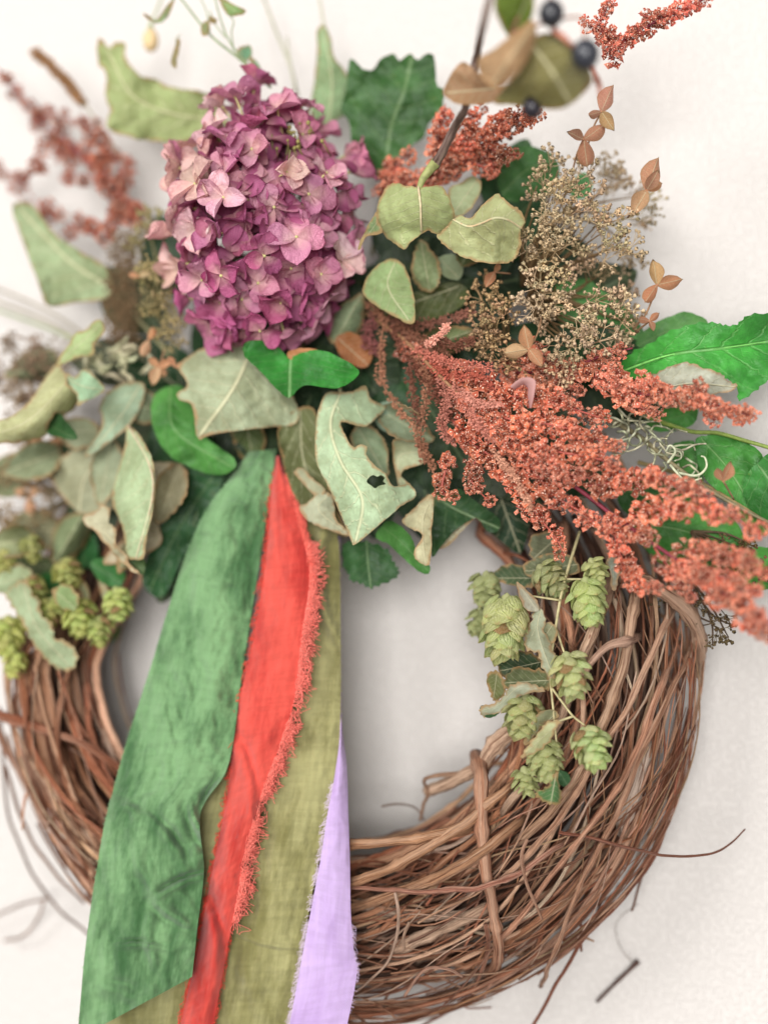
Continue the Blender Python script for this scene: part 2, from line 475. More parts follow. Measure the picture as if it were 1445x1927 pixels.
def leaf(name, label, outline, rib, colr, kind='dry', thing=None, part='blade', stalk=None, ribcol=None, ribr=0.0, **kw):
    """one leaf: its own thing, or a part of the thing given"""
    t = thing or Thing(name, label, 'leaf', P(*rib[0]))
    if kind == 'dry' and sum(colr[:3]) > .5: colr = mix(colr, srgb(206, 216, 186), .12)
    b = t.part(part, leaf_mesh(outline, rib, **kw), M[kind], colr, solid=0.0003)
    if ribr:
        t.part('midrib', rib_tube(rib, 0.0004 + kw.get('wave', 0.004) * 0.2, ribr, ribr * 0.3), M['stem'], ribcol or mix(colr, srgb(220, 210, 170), 0.6), parent=b)
    if stalk:
        mb = MB(); tube(mb, catmull([P(*rib[0])] + [P(*q) for q in stalk], 5), taper(0.0011, 0.0014), 6)
        t.part('stalk', mb, M['stem'], mix(colr, srgb(150, 120, 80), 0.5))
    return t

# ================================================================== THE SETTING
mb = MB()
hx, z0, z1 = 2.2, -1.6, 1.6
mb.add([Vector(p) for p in [(-hx, 0, z0), (hx, 0, z0), (hx, 0, z1), (-hx, 0, z1), (-hx, 0.1, z0), (hx, 0.1, z0), (hx, 0.1, z1), (-hx, 0.1, z1)]],
       [(0, 1, 2, 3), (5, 4, 7, 6), (4, 0, 3, 7), (1, 5, 6, 2), (3, 2, 6, 7), (4, 5, 1, 0)])
wall = bpy.data.objects.new('wall', mb.mesh('wall', [M['wall']], smooth=False))
COL.objects.link(wall); wall['kind'] = 'structure'

# ================================================================== THE WREATH OF VINES
RC = P(634, 1238, 0.052)
RR, RA, RB = 0.1715, 0.0555, 0.043
wreath = Thing('grapevine_wreath', 'round brown wreath of twisted grapevines hanging on the white wall', 'wreath', Vector((RC.x, 0, RC.z)))
def ring_pt(phi, rho, psi):
    lw = max(0.0, -math.cos(phi)) ** 1.5
    rad = RR + .018 * lw + (RA - .018 * lw) * min(rho, 1.06) * math.cos(psi)
    return Vector((RC.x + rad * math.cos(phi), RC.y - RB * rho * math.sin(psi), RC.z + rad * math.sin(phi)))
VCOL = [srgb(220, 168, 132), srgb(200, 140, 104), srgb(228, 184, 150), srgb(168, 106, 76), srgb(236, 204, 176), srgb(206, 134, 100), srgb(140, 92, 68)]
def vine(mb, pts, r, rng, nodes=True, sides=7):
    L = sum((pts[i + 1] - pts[i]).length for i in range(len(pts) - 1))
    nd = []
    s = rng.uniform(0.01, 0.05)
    while s < L and nodes:
        nd.append(s / L); s += rng.uniform(0.045, 0.09)
    wd = 0.0035 / max(L, 0.01)
    def rf(t):
        k = 1 - 0.35 * t + 0.10 * math.sin(t * 9 + r * 9000)
        for q in nd: k += 0.30 * math.exp(-((t - q) / wd) ** 2)
        return r * k
    tube(mb, pts, rf, sides, lump=0.26)
    return nd
rng = random.Random(5)
for i in range(225):
    kind = rng.random()
    inner = False
    if kind < 0.12: r = rng.uniform(0.0021, 0.0032); inner = True
    elif kind < 0.42: r = rng.uniform(0.0011, 0.0017)
    else: r = rng.uniform(0.0005, 0.0010)
    psi = rng.uniform(-0.5, math.pi + 0.5)
    if inner and rng.random() < 0.65: psi = rng.uniform(1.5, 3.4)
    if not inner and rng.random() < 0.5: psi = rng.uniform(-0.5, 1.6)
    rho = rng.uniform(0.35, 1.0) ** 0.45
    if rng.random() < 0.22: rho *= 0.6
    mid = rng.uniform(math.pi * 0.95, math.pi * 2.05) if rng.random() < 0.9 else rng.uniform(0, 2 * math.pi)
    span = rng.uniform(0.9, 2.6) if r > .0013 else rng.uniform(0.35, 1.7)
    tw = rng.uniform(-0.5, 0.5) if r > .0013 else rng.uniform(-1.3, 1.3)
    ph0 = mid - span / 2
    n = max(14, int(span * 34))
    sd = rng.uniform(0, 500)
    pts = []
    flip = rng.random() < 0.5
    for k in range(n + 1):
        t = k / n
        phi = ph0 + span * (1 - t if flip else t)
        lo = noise.noise(Vector((phi * 1.3, sd, 0))); lo2 = noise.noise(Vector((phi * 1.3, sd, 9)))
        hi = abs(noise.noise(Vector((phi * 5, sd, 3)))) * 2 - .6; hi2 = abs(noise.noise(Vector((phi * 5, sd, 6)))) * 2 - .6
        dive = min(1, min(t, 1 - t) * span / 0.12) if r > .0011 else 1
        p = ring_pt(phi, min(1.1, rho + 0.16 * lo + 0.016 * hi) * (0.55 + 0.45 * dive), psi + tw * (phi - mid) + 0.5 * lo2 + 0.022 * hi2)
        up = p.z - RC.z - (0.035 if p.x > RC.x else -0.005)
        p.y *= 1 - 0.5 * max(0, min(1, up / 0.05))
        p.y = min(p.y, -0.004 - r)
        pts.append(p)
    m_ = MB(); vine(m_, pts, r, rng, sides=8 if r > 0.002 else 6)
    c = vary(rng.choice(VCOL), 0.06, 0.22, rng)
    if r < 0.0013: c = mix(c, srgb(156, 100, 78), 0.5)
    wreath.part('vine', m_, M['bark'], c)
    if rng.random() < 0.30:       # a short side shoot
        k = rng.randrange(3, len(pts) - 3)
        b = pts[k]; dr = (pts[k + 1] - pts[k - 1]).normalized()
        o = (b - Vector((RC.x, RC.y, RC.z))).normalized()
        e = b + dr * rng.uniform(0.006, 0.03) + o * rng.uniform(-0.008, 0.012) + Vector((0, -rng.uniform(0.002, 0.012), 0))
        m_ = MB(); tube(m_, catmull([b, (b + e) / 2 + Vector((0, -0.003, 0.002)), e], 4), taper(min(r, 0.0013), 0.0006), 5)
        wreath.part('side_shoot', m_, M['bark'], vary(c, 0.05, 0.2, rng))
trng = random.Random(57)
for i in range(100):       # extra core vines, coloured dark to paint shade into the ring's gaps
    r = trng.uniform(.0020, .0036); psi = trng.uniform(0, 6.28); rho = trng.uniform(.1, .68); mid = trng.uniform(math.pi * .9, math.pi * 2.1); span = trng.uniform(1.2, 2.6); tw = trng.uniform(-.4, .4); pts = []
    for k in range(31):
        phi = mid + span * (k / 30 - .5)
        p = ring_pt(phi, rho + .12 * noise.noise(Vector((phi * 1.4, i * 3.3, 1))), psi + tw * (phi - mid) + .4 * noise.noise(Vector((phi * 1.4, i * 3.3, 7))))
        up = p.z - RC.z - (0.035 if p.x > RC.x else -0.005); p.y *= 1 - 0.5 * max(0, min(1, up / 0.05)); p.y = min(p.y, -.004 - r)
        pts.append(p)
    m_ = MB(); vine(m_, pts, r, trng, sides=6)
    wreath.part('shade_core_vine', m_, M['bark'], vary(srgb(84, 54, 40), .06, .25, trng))
trng = random.Random(41)
for i in range(210):       # fine loose twigs lying on the ring
    mid = trng.uniform(math.pi * 1.0, math.pi * 2.08) if i < 120 else trng.uniform(math.pi * 1.55, math.pi * 2.05); span = trng.uniform(.18, .75); psi = trng.uniform(-.5, 2.4)
    tw = trng.uniform(-2.2, 2.2); rho = trng.uniform(.94, 1.1); lift = trng.uniform(-.06, .10); pts = []
    for k in range(13):
        t = k / 12; phi = mid + span * (t - .5)
        lo = noise.noise(Vector((phi * 3, i * 7.7, 0)))
        p = ring_pt(phi, rho + lift * (t - .3) ** 2 * 3 + .05 * lo, psi + tw * (phi - mid) + .2 * noise.noise(Vector((phi * 3, i * 7.7, 5))))
        up = p.z - RC.z - (0.035 if p.x > RC.x else -0.005); p.y *= 1 - 0.5 * max(0, min(1, up / 0.05)); p.y = min(p.y, -.004)
        pts.append(p)
    m_ = MB(); r = trng.uniform(.00035, .0009); tube(m_, pts, taper(r, r * .55), 5, lump=.2)
    wreath.part('twig', m_, M['bark'], vary(trng.choice(VCOL), .06, .2, trng))
def pvine(name, pts, r, colr, sides=8, label=None, r1=None, nodes=True, sub=8, jit=0.0008):
    rg = random.Random(int(pts[0][0] * 7 + pts[0][1]))
    w = catmull([P(*p) for p in pts], sub)
    w = [p + Vector((noise.noise(p * 60), noise.noise(p * 60 + Vector((5, 5, 5))), noise.noise(p * 60 + Vector((9, 0, 3))))) * jit for p in w]
    m_ = MB()
    if r1 is None: vine(m_, w, r, rg, nodes, sides)
    else: tube(m_, w, taper(r, r1), sides, lump=0.15)
    return wreath.part(name, m_, M['bark'], colr, label=label)
TAN = srgb(178, 134, 106)
pvine('binding_vine', [(893, 1420, .06), (902, 1450, .088), (906, 1500, .097), (905, 1560, .101), (914, 1640, .103), (926, 1700, .102), (934, 1750, .098), (937, 1790, .09), (932, 1818, .075), (905, 1832, .05), (880, 1825, .025)], .0042, srgb(172, 122, 94), 10)
pvine('binding_vine', [(1165, 1080, .05), (1200, 1090, .09), (1250, 1115, .093), (1292, 1150, .086), (1312, 1190, .07), (1318, 1235, .05), (1312, 1270, .02)], .0052, srgb(196, 158, 132), 10)
pvine('binding_vine', [(-30, 1340, .08), (20, 1352, .088), (80, 1372, .092), (150, 1398, .09), (215, 1438, .08), (250, 1470, .06)], .0034, srgb(160, 98, 70), 10)
# peeled pale bark pieces
pvine('peeling_bark', [(1222, 1390, .07), (1205, 1440, .078), (1190, 1490, .08), (1172, 1545, .076), (1168, 1570, .07)], .0058, srgb(196, 174, 158), 9)
pvine('peeling_bark', [(672, 1700, .083), (720, 1712, .086), (780, 1722, .087), (850, 1722, .088), (880, 1715, .088)], .0040, srgb(186, 160, 140), 9)
pvine('peeling_bark', [(740, 1790, .086), (800, 1762, .09), (860, 1738, .092), (920, 1705, .09)], .0042, srgb(182, 150, 126), 9)
pvine('broken_end', [(985, 1360, .07), (950, 1385, .078), (925, 1410, .08), (905, 1440, .078), (880, 1455, .072), (840, 1475, .06), (805, 1490, .05)], .0056, srgb(205, 172, 146), 9, label='pale broken vine end sticking into the hole of the wreath')
pvine('loop_tendril', [(870, 1455, .07), (820, 1460, .068), (798, 1470, .062), (806, 1492, .055), (797, 1515, .05), (790, 1545, .05)], .0015, srgb(180, 140, 112), 6)
for pts, r, c in [
    ([(1268, 1290, .085), (1205, 1420, .1), (1165, 1520, .103), (1105, 1640, .103), (1070, 1720, .1), (1040, 1800, .09)], .0024, (176, 130, 102)),
    ([(1240, 1200, .098), (1180, 1330, .106), (1120, 1430, .106), (1060, 1530, .107), (1000, 1600, .106), (940, 1660, .103)], .0028, (182, 138, 110)),
    ([(1240, 1300, .1), (1190, 1430, .107), (1130, 1530, .11), (1045, 1640, .11), (975, 1730, .106), (950, 1760, .1)], .0026, (178, 126, 98)),
    ([(1130, 1150, .095), (1085, 1260, .1), (1055, 1350, .1), (1010, 1440, .1), (960, 1510, .1)], .0042, (180, 146, 120)),
    ([(1190, 1150, .1), (1170, 1260, .104), (1120, 1400, .1), (1060, 1500, .097), (980, 1580, .09)], .0046, (164, 126, 98)),
    ([(1040, 1600, .11), (960, 1650, .112), (900, 1670, .112), (820, 1678, .11), (740, 1676, .106), (660, 1670, .1)], .0022, (176, 118, 96)),
    ([(1180, 1205, .112), (1140, 1220, .116), (1100, 1260, .117), (1080, 1300, .114)], .0034, (186, 148, 126)),
    ([(660, 1590, .1), (760, 1580, .105), (860, 1565, .1)], .0044, (172, 124, 88)),
    ([(664, 1660, .1), (740, 1630, .106), (830, 1580, .106), (900, 1530, .1), (960, 1480, .092)], .0046, (166, 120, 86)),
    ([(690, 1700, .098), (790, 1665, .104), (880, 1620, .104), (960, 1560, .1)], .0046, (160, 116, 84)),
    ([(50, 1235, .075), (70, 1310, .082), (85, 1420, .084), (130, 1510, .08), (200, 1600, .07)], .0045, (170, 118, 84)),
    ([(80, 1225, .08), (95, 1330, .088), (120, 1440, .088), (170, 1520, .082), (230, 1580, .074)], .0050, (176, 122, 88)),
    ([(20, 1420, .06), (60, 1500, .066), (110, 1580, .068), (180, 1660, .06)], .0034, (140, 92, 66)),
    ([(130, 1230, .07), (150, 1320, .075), (175, 1400, .072), (200, 1470, .07)], .0048, (130, 92, 68)),
]:
    a, b_, y_, z_ = pts[0], pts[1], pts[-2], pts[-1]
    pts = [(a[0] - (b_[0] - a[0]) * .7, a[1] - (b_[1] - a[1]) * .7, .045)] + pts + [(z_[0] + (z_[0] - y_[0]) * .7, z_[1] + (z_[1] - y_[1]) * .7, .045)]
    pvine('vine', pts, r * .82, srgb(*[min(255, v + 12) for v in c]), jit=.0011)
# loose shoots that leave the ring
RED = srgb(150, 92, 70)
pvine('loose_shoot', [(1300, 1330, .06), (1272, 1450, .055), (1240, 1590, .05), (1180, 1680, .055), (1100, 1765, .055), (1060, 1830, .05), (1000, 1935, .045)], .0015, RED, 6, r1=.0011)
pvine('loose_shoot', [(1050, 1565, .11), (1130, 1582, .108), (1200, 1600, .1), (1270, 1612, .085), (1340, 1606, .07), (1375, 1588, .06), (1402, 1560, .055)], .0012, RED, 5, r1=.0005)
pvine('loose_shoot', [(1275, 1440, .05), (1250, 1560, .04), (1210, 1640, .035), (1188, 1714, .03)], .0010, srgb(150, 104, 82), 5, r1=.0008)
pvine('loose_shoot', [(1140, 1610, .06), (1146, 1660, .05), (1130, 1700, .045), (1118, 1732, .04)], .0011, srgb(128, 86, 68), 5, r1=.0009)
pvine('loose_shoot', [(1082, 1700, .06), (1092, 1740, .055), (1094, 1790, .052)], .0011, RED, 5, r1=.0008)
pvine('loose_shoot', [(960, 1770, .07), (930, 1830, .06), (880, 1880, .05), (800, 1927, .04), (780, 1945, .04)], .0012, RED, 5, r1=.0009)
pvine('loose_shoot', [(915, 1740, .1), (918, 1790, .09), (900, 1840, .08), (885, 1865, .07)], .0017, srgb(160, 110, 88), 6, r1=.0009)
pvine('loose_shoot', [(870, 1885, .05), (880, 1898, .045), (925, 1896, .04)], .0008, srgb(180, 130, 118), 5, r1=.0006)
pvine('tendril', [(744, 1680, .114), (750, 1720, .118), (745, 1770, .115), (730, 1810, .11), (690, 1850, .106), (650, 1880, .1)], .0011, srgb(208, 176, 154), 6, r1=.0006)
pvine('tendril', [(770, 1735, .112), (760, 1760, .114), (762, 1785, .11)], .0010, srgb(200, 165, 140), 6, r1=.0008)
pvine('tendril', [(990, 1580, .113), (980, 1610, .116), (990, 1660, .116), (1012, 1710, .112), (1020, 1730, .11)], .0012, srgb(196, 150, 124), 6, r1=.0008)
pvine('tendril', [(760, 1875, .09), (800, 1825, .1), (840, 1823, .1), (870, 1838, .095)], .0010, srgb(196, 150, 128), 6, r1=.0008)
pvine('tendril', [(718, 1518, .06), (750, 1512, .055), (780, 1520, .05), (800, 1545, .05)], .0007, srgb(150, 120, 104), 5, r1=.0005)
pvine('tendril', [(1200, 1700, .02), (1160, 1735, .015), (1165, 1780, .012), (1190, 1812, .008)], .0003, srgb(190, 178, 168), 4, r1=.0003, jit=0)
pvine('tendril', [(95, 1690, .02), (50, 1700, .015), (0, 1720, .012), (-40, 1745, .01)], .0009, srgb(190, 160, 146), 5, r1=.0007)
pvine('tendril', [(85, 1690, .02), (70, 1730, .014), (40, 1765, .01), (10, 1770, .008)], .0009, srgb(186, 156, 142), 5, r1=.001)
pvine('loose_shoot', [(0, 1330, .05), (8, 1450, .045), (20, 1540, .04), (60, 1640, .035), (110, 1710, .03), (170, 1760, .03)], .0011, srgb(120, 84, 66), 5, r1=.001)
pvine('loose_shoot', [(10, 1440, .05), (50, 1560, .05), (110, 1650, .045), (160, 1700, .04)], .0013, srgb(140, 96, 74), 5, r1=.001)
pvine('tendril', [(175, 1300, .05), (165, 1370, .05), (150, 1440, .06), (170, 1500, .07), (180, 1580, .07)], .0011, srgb(170, 165, 130), 5, r1=.0008)

# ================================================================== RIBBONS
def ribbon_mesh(L, Rr, belly=0.0, wr=0.002, seed=0, nu=300, nv=44, crease=(), crum=0.0010):
    sub = max(2, nu // (len(L) - 1))
    A = catmull(L, sub); B = catmull(Rr, sub)
    mb = MB(); vs, luv, fs = [], [], []
    Lm = 0.0; prev = None
    for i, (a, b) in enumerate(zip(A, B)):
        mid = P(*((a + b) / 2))
        if prev is not None: Lm += (mid - prev).length
        prev = mid
        wdt = (P(*a) - P(*b)).length
        for j in range(nv + 1):
            s = j / nv
            q = a.lerp(b, s)
            d = q.z + belly * (1 - (2 * s - 1) ** 2)
            n1 = noise.noise(Vector((q.x * 0.014, q.y * 0.004, seed)))
            n2 = noise.noise(Vector((q.x * 0.03 + q.y * 0.008, q.y * 0.014, seed + 4)))
            n3 = 1 - abs(noise.noise(Vector((q.x * 0.018 + 2 * n1, q.y * 0.012, seed + 8)))) * 2
            d += wr * (1.5 * n1 + 0.8 * n2 + 0.5 * n3)
            n4 = noise.noise(Vector((q.x * 0.035, q.y * 0.022, seed + 11))); n5 = noise.noise(Vector((q.x * 0.07 + n4, q.y * 0.05, seed + 17)))
            d += crum * ((1 - 2.4 * abs(n4)) + .55 * (1 - 2.4 * abs(n5)))
            for (cx, cy, dx, dy, ln, wd, am) in crease:      # pinched creases: centre, direction, length, width (px), depth (m)
                ex, ey = q.x - cx, q.y - cy
                al = ex * dx + ey * dy; ac = -ex * dy + ey * dx + 0.0022 * al * al * (1 if am > 0 else -1)
                g = math.exp(-(al / ln) ** 2)
                d += 1.7 * am * g * (math.exp(-(ac / wd) ** 2) - 0.7 * math.exp(-((ac - 2.0 * wd) / (1.2 * wd)) ** 2))
            vs.append(P(q.x, q.y, d)); luv.append((Lm, (s - 0.5) * wdt, s))
    n = nv + 1
    for i in range(len(A) - 1):
        for j in range(nv):
            fs.append((i * n + j, i * n + j + 1, (i + 1) * n + j + 1, (i + 1) * n + j))
    mb.add(vs, fs, luv)
    left = [vs[i * n] for i in range(len(A))]; right = [vs[i * n + nv] for i in range(len(A))]
    linn = [vs[i * n + 1] for i in range(len(A))]; rinn = [vs[i * n + nv - 1] for i in range(len(A))]
    return mb, left, linn, right, rinn
def fringe(edge, inner, count, l0, l1, r, seed, loops=0.0, droop=0.0, t0=0.0, t1=1.0):
    rg = random.Random(seed); mb = MB()
    for k in range(count):
        t = rg.uniform(t0, t1) * (len(edge) - 2)
        i = int(t); f = t - i
        p = edge[i].lerp(edge[i + 1], f); q = inner[i].lerp(inner[i + 1], f)
        out = (p - q); out = out.normalized() if out.length > 1e-7 else Vector((1, 0, 0))
        al = (edge[i + 1] - edge[i]); al = al.normalized() if al.length > 1e-7 else Vector((0, 0, -1))
        if noise.noise(Vector((t * .11, seed * 3.1, 0))) < -.22 and rg.random() < .75: continue
        ln = l0 + (l1 - l0) * rg.random() ** 1.7
        dr = (out + al * (droop + rg.uniform(-0.7, 0.7)) + Vector((0, -rg.uniform(-0.2, 0.7), 0))).normalized()
        if rg.random() < loops:
            e = p + al * rg.uniform(-0.006, 0.006)
            side = al * rg.uniform(-0.004, 0.004)
            j3 = lambda k: Vector((rg.uniform(-k, k), rg.uniform(-k, k), rg.uniform(-k, k)))
            pts = catmull([p - out * 0.0008, p + dr * ln * 0.5 + j3(.0012), p + dr * ln * rg.uniform(0.7, 1.0) + j3(.0018), p + dr * ln * 0.6 + side + j3(.0018), p + dr * ln * rg.uniform(.2, .9) + side * 2 + j3(.0015)], 3)
        else:
            bend = al * rg.uniform(-0.3, 0.5) * ln
            pts = catmull([p - out * 0.0008, p + dr * ln * 0.5, p + dr * ln + bend], 2)
        tube(mb, pts, r, 3, cap=False)
    return mb

Lg = [(470, 850, .078), (430, 905, .084), (385, 965, .088), (345, 1060, .092), (313, 1160, .096), (283, 1260, .1), (244, 1380, .106), (217, 1475, .113), (196, 1560, .12), (176, 1680, .126), (160, 1800, .128), (146, 1955, .128)]
Rg = [(520, 845, .078), (512, 905, .086), (500, 985, .09), (484, 1090, .096), (468, 1190, .1), (453, 1290, .104), (441, 1385, .11), (424, 1455, .116), (378, 1530, .124), (384, 1640, .128), (372, 1745, .13), (362, 1838, .13)]
t = Thing('green_ribbon', 'wide sage green cloth ribbon, crumpled, cut on a slant at its end', 'ribbon', P(490, 860, .08), 'ribbons hanging from the wreath')
mbx, l_, li, r_, ri = ribbon_mesh(Lg, Rg, .006, .0026, 3, crum=.0019, crease=[(375, 1560, .45, .9, 45, 7, .005), (335, 1655, .9, -.42, 50, 5, -.004), (265, 1770, 1, .05, 45, 4, -.003), (330, 1570, .6, .8, 60, 8, -.003), (280, 1660, .5, .85, 60, 9, .0025), (240, 1500, .85, .5, 60, 12, -.002), (320, 1720, .8, .55, 45, 7, .003), (390, 1490, .5, -.85, 35, 6, -.005), (230, 1850, .9, .3, 40, 8, -.002), (330, 1300, .3, .95, 90, 14, -.002), (290, 1800, .3, .9, 50, 8, .002)])
b = t.part('cloth', mbx, M['green_cloth'], solid=.0004)
t.part('frayed_edge', fringe(l_, li, 260, .0006, .0016, .00010, 1), M['thread'], srgb(160, 196, 152), parent=b, kind='stuff')

Lr = [(521, 858, .08), (511, 925, .088), (506, 1005, .094), (496, 1090, .1), (476, 1210, .104), (452, 1315, .106), (438, 1420, .108), (424, 1520, .112), (398, 1650, .116), (380, 1745, .118), (358, 1850, .119), (336, 1950, .119)]
Rd = [(526, 858, .08), (544, 922, .093), (564, 985, .099), (584, 1080, .106), (570, 1190, .111), (556, 1310, .112), (530, 1395, .114), (500, 1475, .117), (465, 1590, .121), (447, 1690, .123), (425, 1800, .124), (398, 1950, .124)]
t = Thing('red_ribbon', 'narrow coral red cloth ribbon with heavily frayed edges', 'ribbon', P(523, 862, .08), 'ribbons hanging from the wreath')
mbx, l_, li, r_, ri = ribbon_mesh(Lr, Rd, .005, .0015, 13, nv=24, crease=[(420, 1750, .2, .97, 120, 10, -.003), (480, 1450, .25, .95, 110, 8, -.002)])
b = t.part('cloth', mbx, M['red_cloth'], solid=.0005)
t.part('frayed_edge', fringe(l_, li, 1000, .0008, .0052, .00018, 2, 0.4, 0.4), M['thread'], srgb(226, 88, 74), parent=b, kind='stuff')
t.part('frayed_edge', fringe(r_, ri, 800, .0012, .0050, .00020, 3, 0.7, 0.3, 0.05, .30), M['thread'], srgb(240, 118, 104), parent=b, kind='stuff')
t.part('frayed_edge', fringe(r_, ri, 2100, .0015, .0125, .00022, 34, 0.6, 0.35, 0.22, .86), M['thread'], srgb(246, 138, 124), parent=b, kind='stuff')
t.part('frayed_edge', fringe(r_, ri, 160, .0005, .002, .00014, 33, 0.3, 0.2, .86, 1), M['thread'], srgb(226, 88, 74), parent=b, kind='stuff')

Lo = [(530, 850, .07), (535, 925, .08), (540, 1005, .086), (530, 1090, .09), (500, 1210, .094), (480, 1315, .097), (462, 1420, .1), (450, 1520, .104), (432, 1650, .108), (420, 1745, .11), (405, 1850, .111), (388, 1950, .111)]
Ro = [(590, 850, .07), (600, 925, .08), (634, 1005, .084), (640, 1090, .088), (641, 1210, .092), (641, 1315, .096), (637, 1420, .1), (622, 1530, .105), (596, 1640, .11), (577, 1740, .112), (560, 1840, .113), (540, 1950, .113)]
t = Thing('olive_ribbon', 'wide olive green silky ribbon between the red and the lavender ones', 'ribbon', P(560, 855, .07), 'ribbons hanging from the wreath')
mbx, l_, li, r_, ri = ribbon_mesh(Lo, Ro, .004, .0016, 23, crease=[(520, 1780, .98, .15, 90, 4, .0012), (600, 1100, .1, .99, 160, 12, .004), (470, 1850, .3, .95, 70, 14, .0016)])
b = t.part('cloth', mbx, M['olive_cloth'], solid=.0003)
t.part('frayed_edge', fringe(r_, ri, 260, .0005, .0018, .00009, 5), M['thread'], srgb(170, 166, 112), parent=b, kind='stuff')

Lb = [(440, 950, .07), (400, 1040, .075), (360, 1140, .08), (330, 1250, .085), (300, 1380, .09), (270, 1500, .098), (240, 1620, .104), (220, 1740, .106), (205, 1850, .107), (190, 1950, .107)]
Rb = [(500, 950, .07), (490, 1040, .077), (478, 1140, .083), (462, 1250, .09), (448, 1380, .096), (436, 1490, .104), (412, 1610, .11), (398, 1680, .112), (368, 1800, .112), (340, 1950, .112)]
t = Thing('olive_ribbon', 'olive ribbon mostly hidden behind the wide sage green ribbon', 'ribbon', P(470, 955, .07), 'ribbons hanging from the wreath')
mbx, l_, li, r_, ri = ribbon_mesh(Lb, Rb, .002, .0012, 33)
t.part('cloth', mbx, M['olive_cloth'], solid=.0003)

Lv = [(636, 1010, .07), (637, 1150, .078), (638, 1280, .088), (640, 1380, .1), (630, 1460, .107), (617, 1530, .113), (603, 1620, .118), (588, 1700, .119), (573, 1780, .12), (558, 1860, .12), (540, 1955, .12)]
Rv = [(640, 1010, .07), (641, 1150, .078), (642, 1280, .086), (644, 1370, .094), (652, 1440, .1), (655, 1530, .106), (658, 1620, .111), (660, 1720, .113), (666, 1795, .114), (671, 1835, .115), (648, 1955, .116)]
t = Thing('lavender_ribbon', 'pale lavender cotton ribbon with a hairy frayed edge, rightmost of the ribbons', 'ribbon', P(638, 1015, .07), 'ribbons hanging from the wreath')
mbx, l_, li, r_, ri = ribbon_mesh(Lv, Rv, .003, .0008, 43, nv=20, crum=.0004)
b = t.part('cloth', mbx, M['lav_cloth'], solid=.0004)
t.part('frayed_edge', fringe(l_, li, 620, .0018, .0042, .00010, 6, 0.03, 0.55, .42, 1), M['thread'], srgb(226, 208, 226), parent=b, kind='stuff')
t.part('frayed_edge', fringe(r_, ri, 220, .0008, .0026, .00010, 7, 0.1, 0.3, .72, 1), M['thread'], srgb(222, 200, 228), parent=b, kind='stuff')

# ================================================================== HYDRANGEA
def petal_mesh(seed, width=0.92, cup=0.18, bend=0.12, ruffle=0.05, nu=9, nv=8, point=0.0):
    rg = random.Random(seed); mb = MB(); vs, luv, fs = [], [], []
    ph = rg.uniform(0, 9)
    for i in range(nu + 1):
        u = i / nu
        w = width * 0.5 * (1 - abs(2 * u - 1.0) ** 3.2) ** 0.5 * (0.42 + 0.58 * min(1, u / 0.5) ** 0.8)
        w = max(w, 0.05 if u < 0.5 else 0.012)
        if point: w *= 1 - point * max(0, u - 0.5) * 1.1
        for j in range(nv + 1):
            s = j / nv * 2 - 1
            y = w * s
            x = u - 0.05 * s * s * u + 0.02 * math.sin(5 * s + ph) * u
            z = cup * (s * s) * w * 2 * (0.6 + 0.4 * u) - bend * u * u + ruffle * noise.noise(Vector((u * 2.2, s * 1.6, ph))) * (0.3 + u)
            z -= 0.03 * math.exp(-(s / 0.12) ** 2) * (1 - u * 0.6)
            vs.append(Vector((x, y, z)))
            luv.append((u, s * w * 2, max(abs(s), u) ** 2))
    n = nv + 1
    for i in range(nu):
        for j in range(nv):
            fs.append((i * n + j, (i + 1) * n + j, (i + 1) * n + j + 1, i * n + j + 1))
    mb.add(vs, fs, luv)
    return mb
PET = []
for k in range(14):
    rg = random.Random(100 + k)
    PET.append(petal_mesh(k, rg.uniform(.82, 1.05), rg.uniform(.1, .6), rg.uniform(-.15, .35), rg.uniform(.08, .24), point=rg.choice([0, 0, 0, .25])).mesh('petal', [M['petal']]))
def ball(mb, c, r, seg=8, rings=5, mi=0, sq=(1, 1, 1), axis=None):
    vs, fs = [], []
    q = Vector((0, 0, 1)).rotation_difference(Vector(axis).normalized()) if axis is not None else Quaternion()
    for i in range(rings + 1):
        th = math.pi * i / rings
        for j in range(seg):
            a = 2 * math.pi * j / seg
            vs.append(Vector(c) + q @ Vector((r * sq[0] * math.sin(th) * math.cos(a), r * sq[1] * math.sin(th) * math.sin(a), r * sq[2] * math.cos(th))))
    for i in range(rings):
        for j in range(seg):
            j2 = (j + 1) % seg
            fs.append((i * seg + j, (i + 1) * seg + j, (i + 1) * seg + j2, i * seg + j2))
    mb.add(vs, fs, None, mi)
HC = P(505, 425, .096)
hyd = Thing('hydrangea_bloom', 'round mauve pink hydrangea bloom in the upper left of the wreath', 'flower', HC)
HA = Vector((.0585, .060, .082))
mb = MB(); ball(mb, (0, 0, 0), .0011, 7, 5); tube(mb, [Vector((0, 0, -.02)), Vector((0, .0006, -.01)), Vector((0, 0, 0))], .0006, 5)
EYE = mb.mesh('floret', [M['stem']])
HCOL = [srgb(202, 140, 162), srgb(186, 116, 142), srgb(214, 158, 174), srgb(206, 142, 164), srgb(222, 176, 184), srgb(174, 100, 128), srgb(228, 194, 190), srgb(194, 124, 152)]
rng = random.Random(21)
made = 0
NF = 128
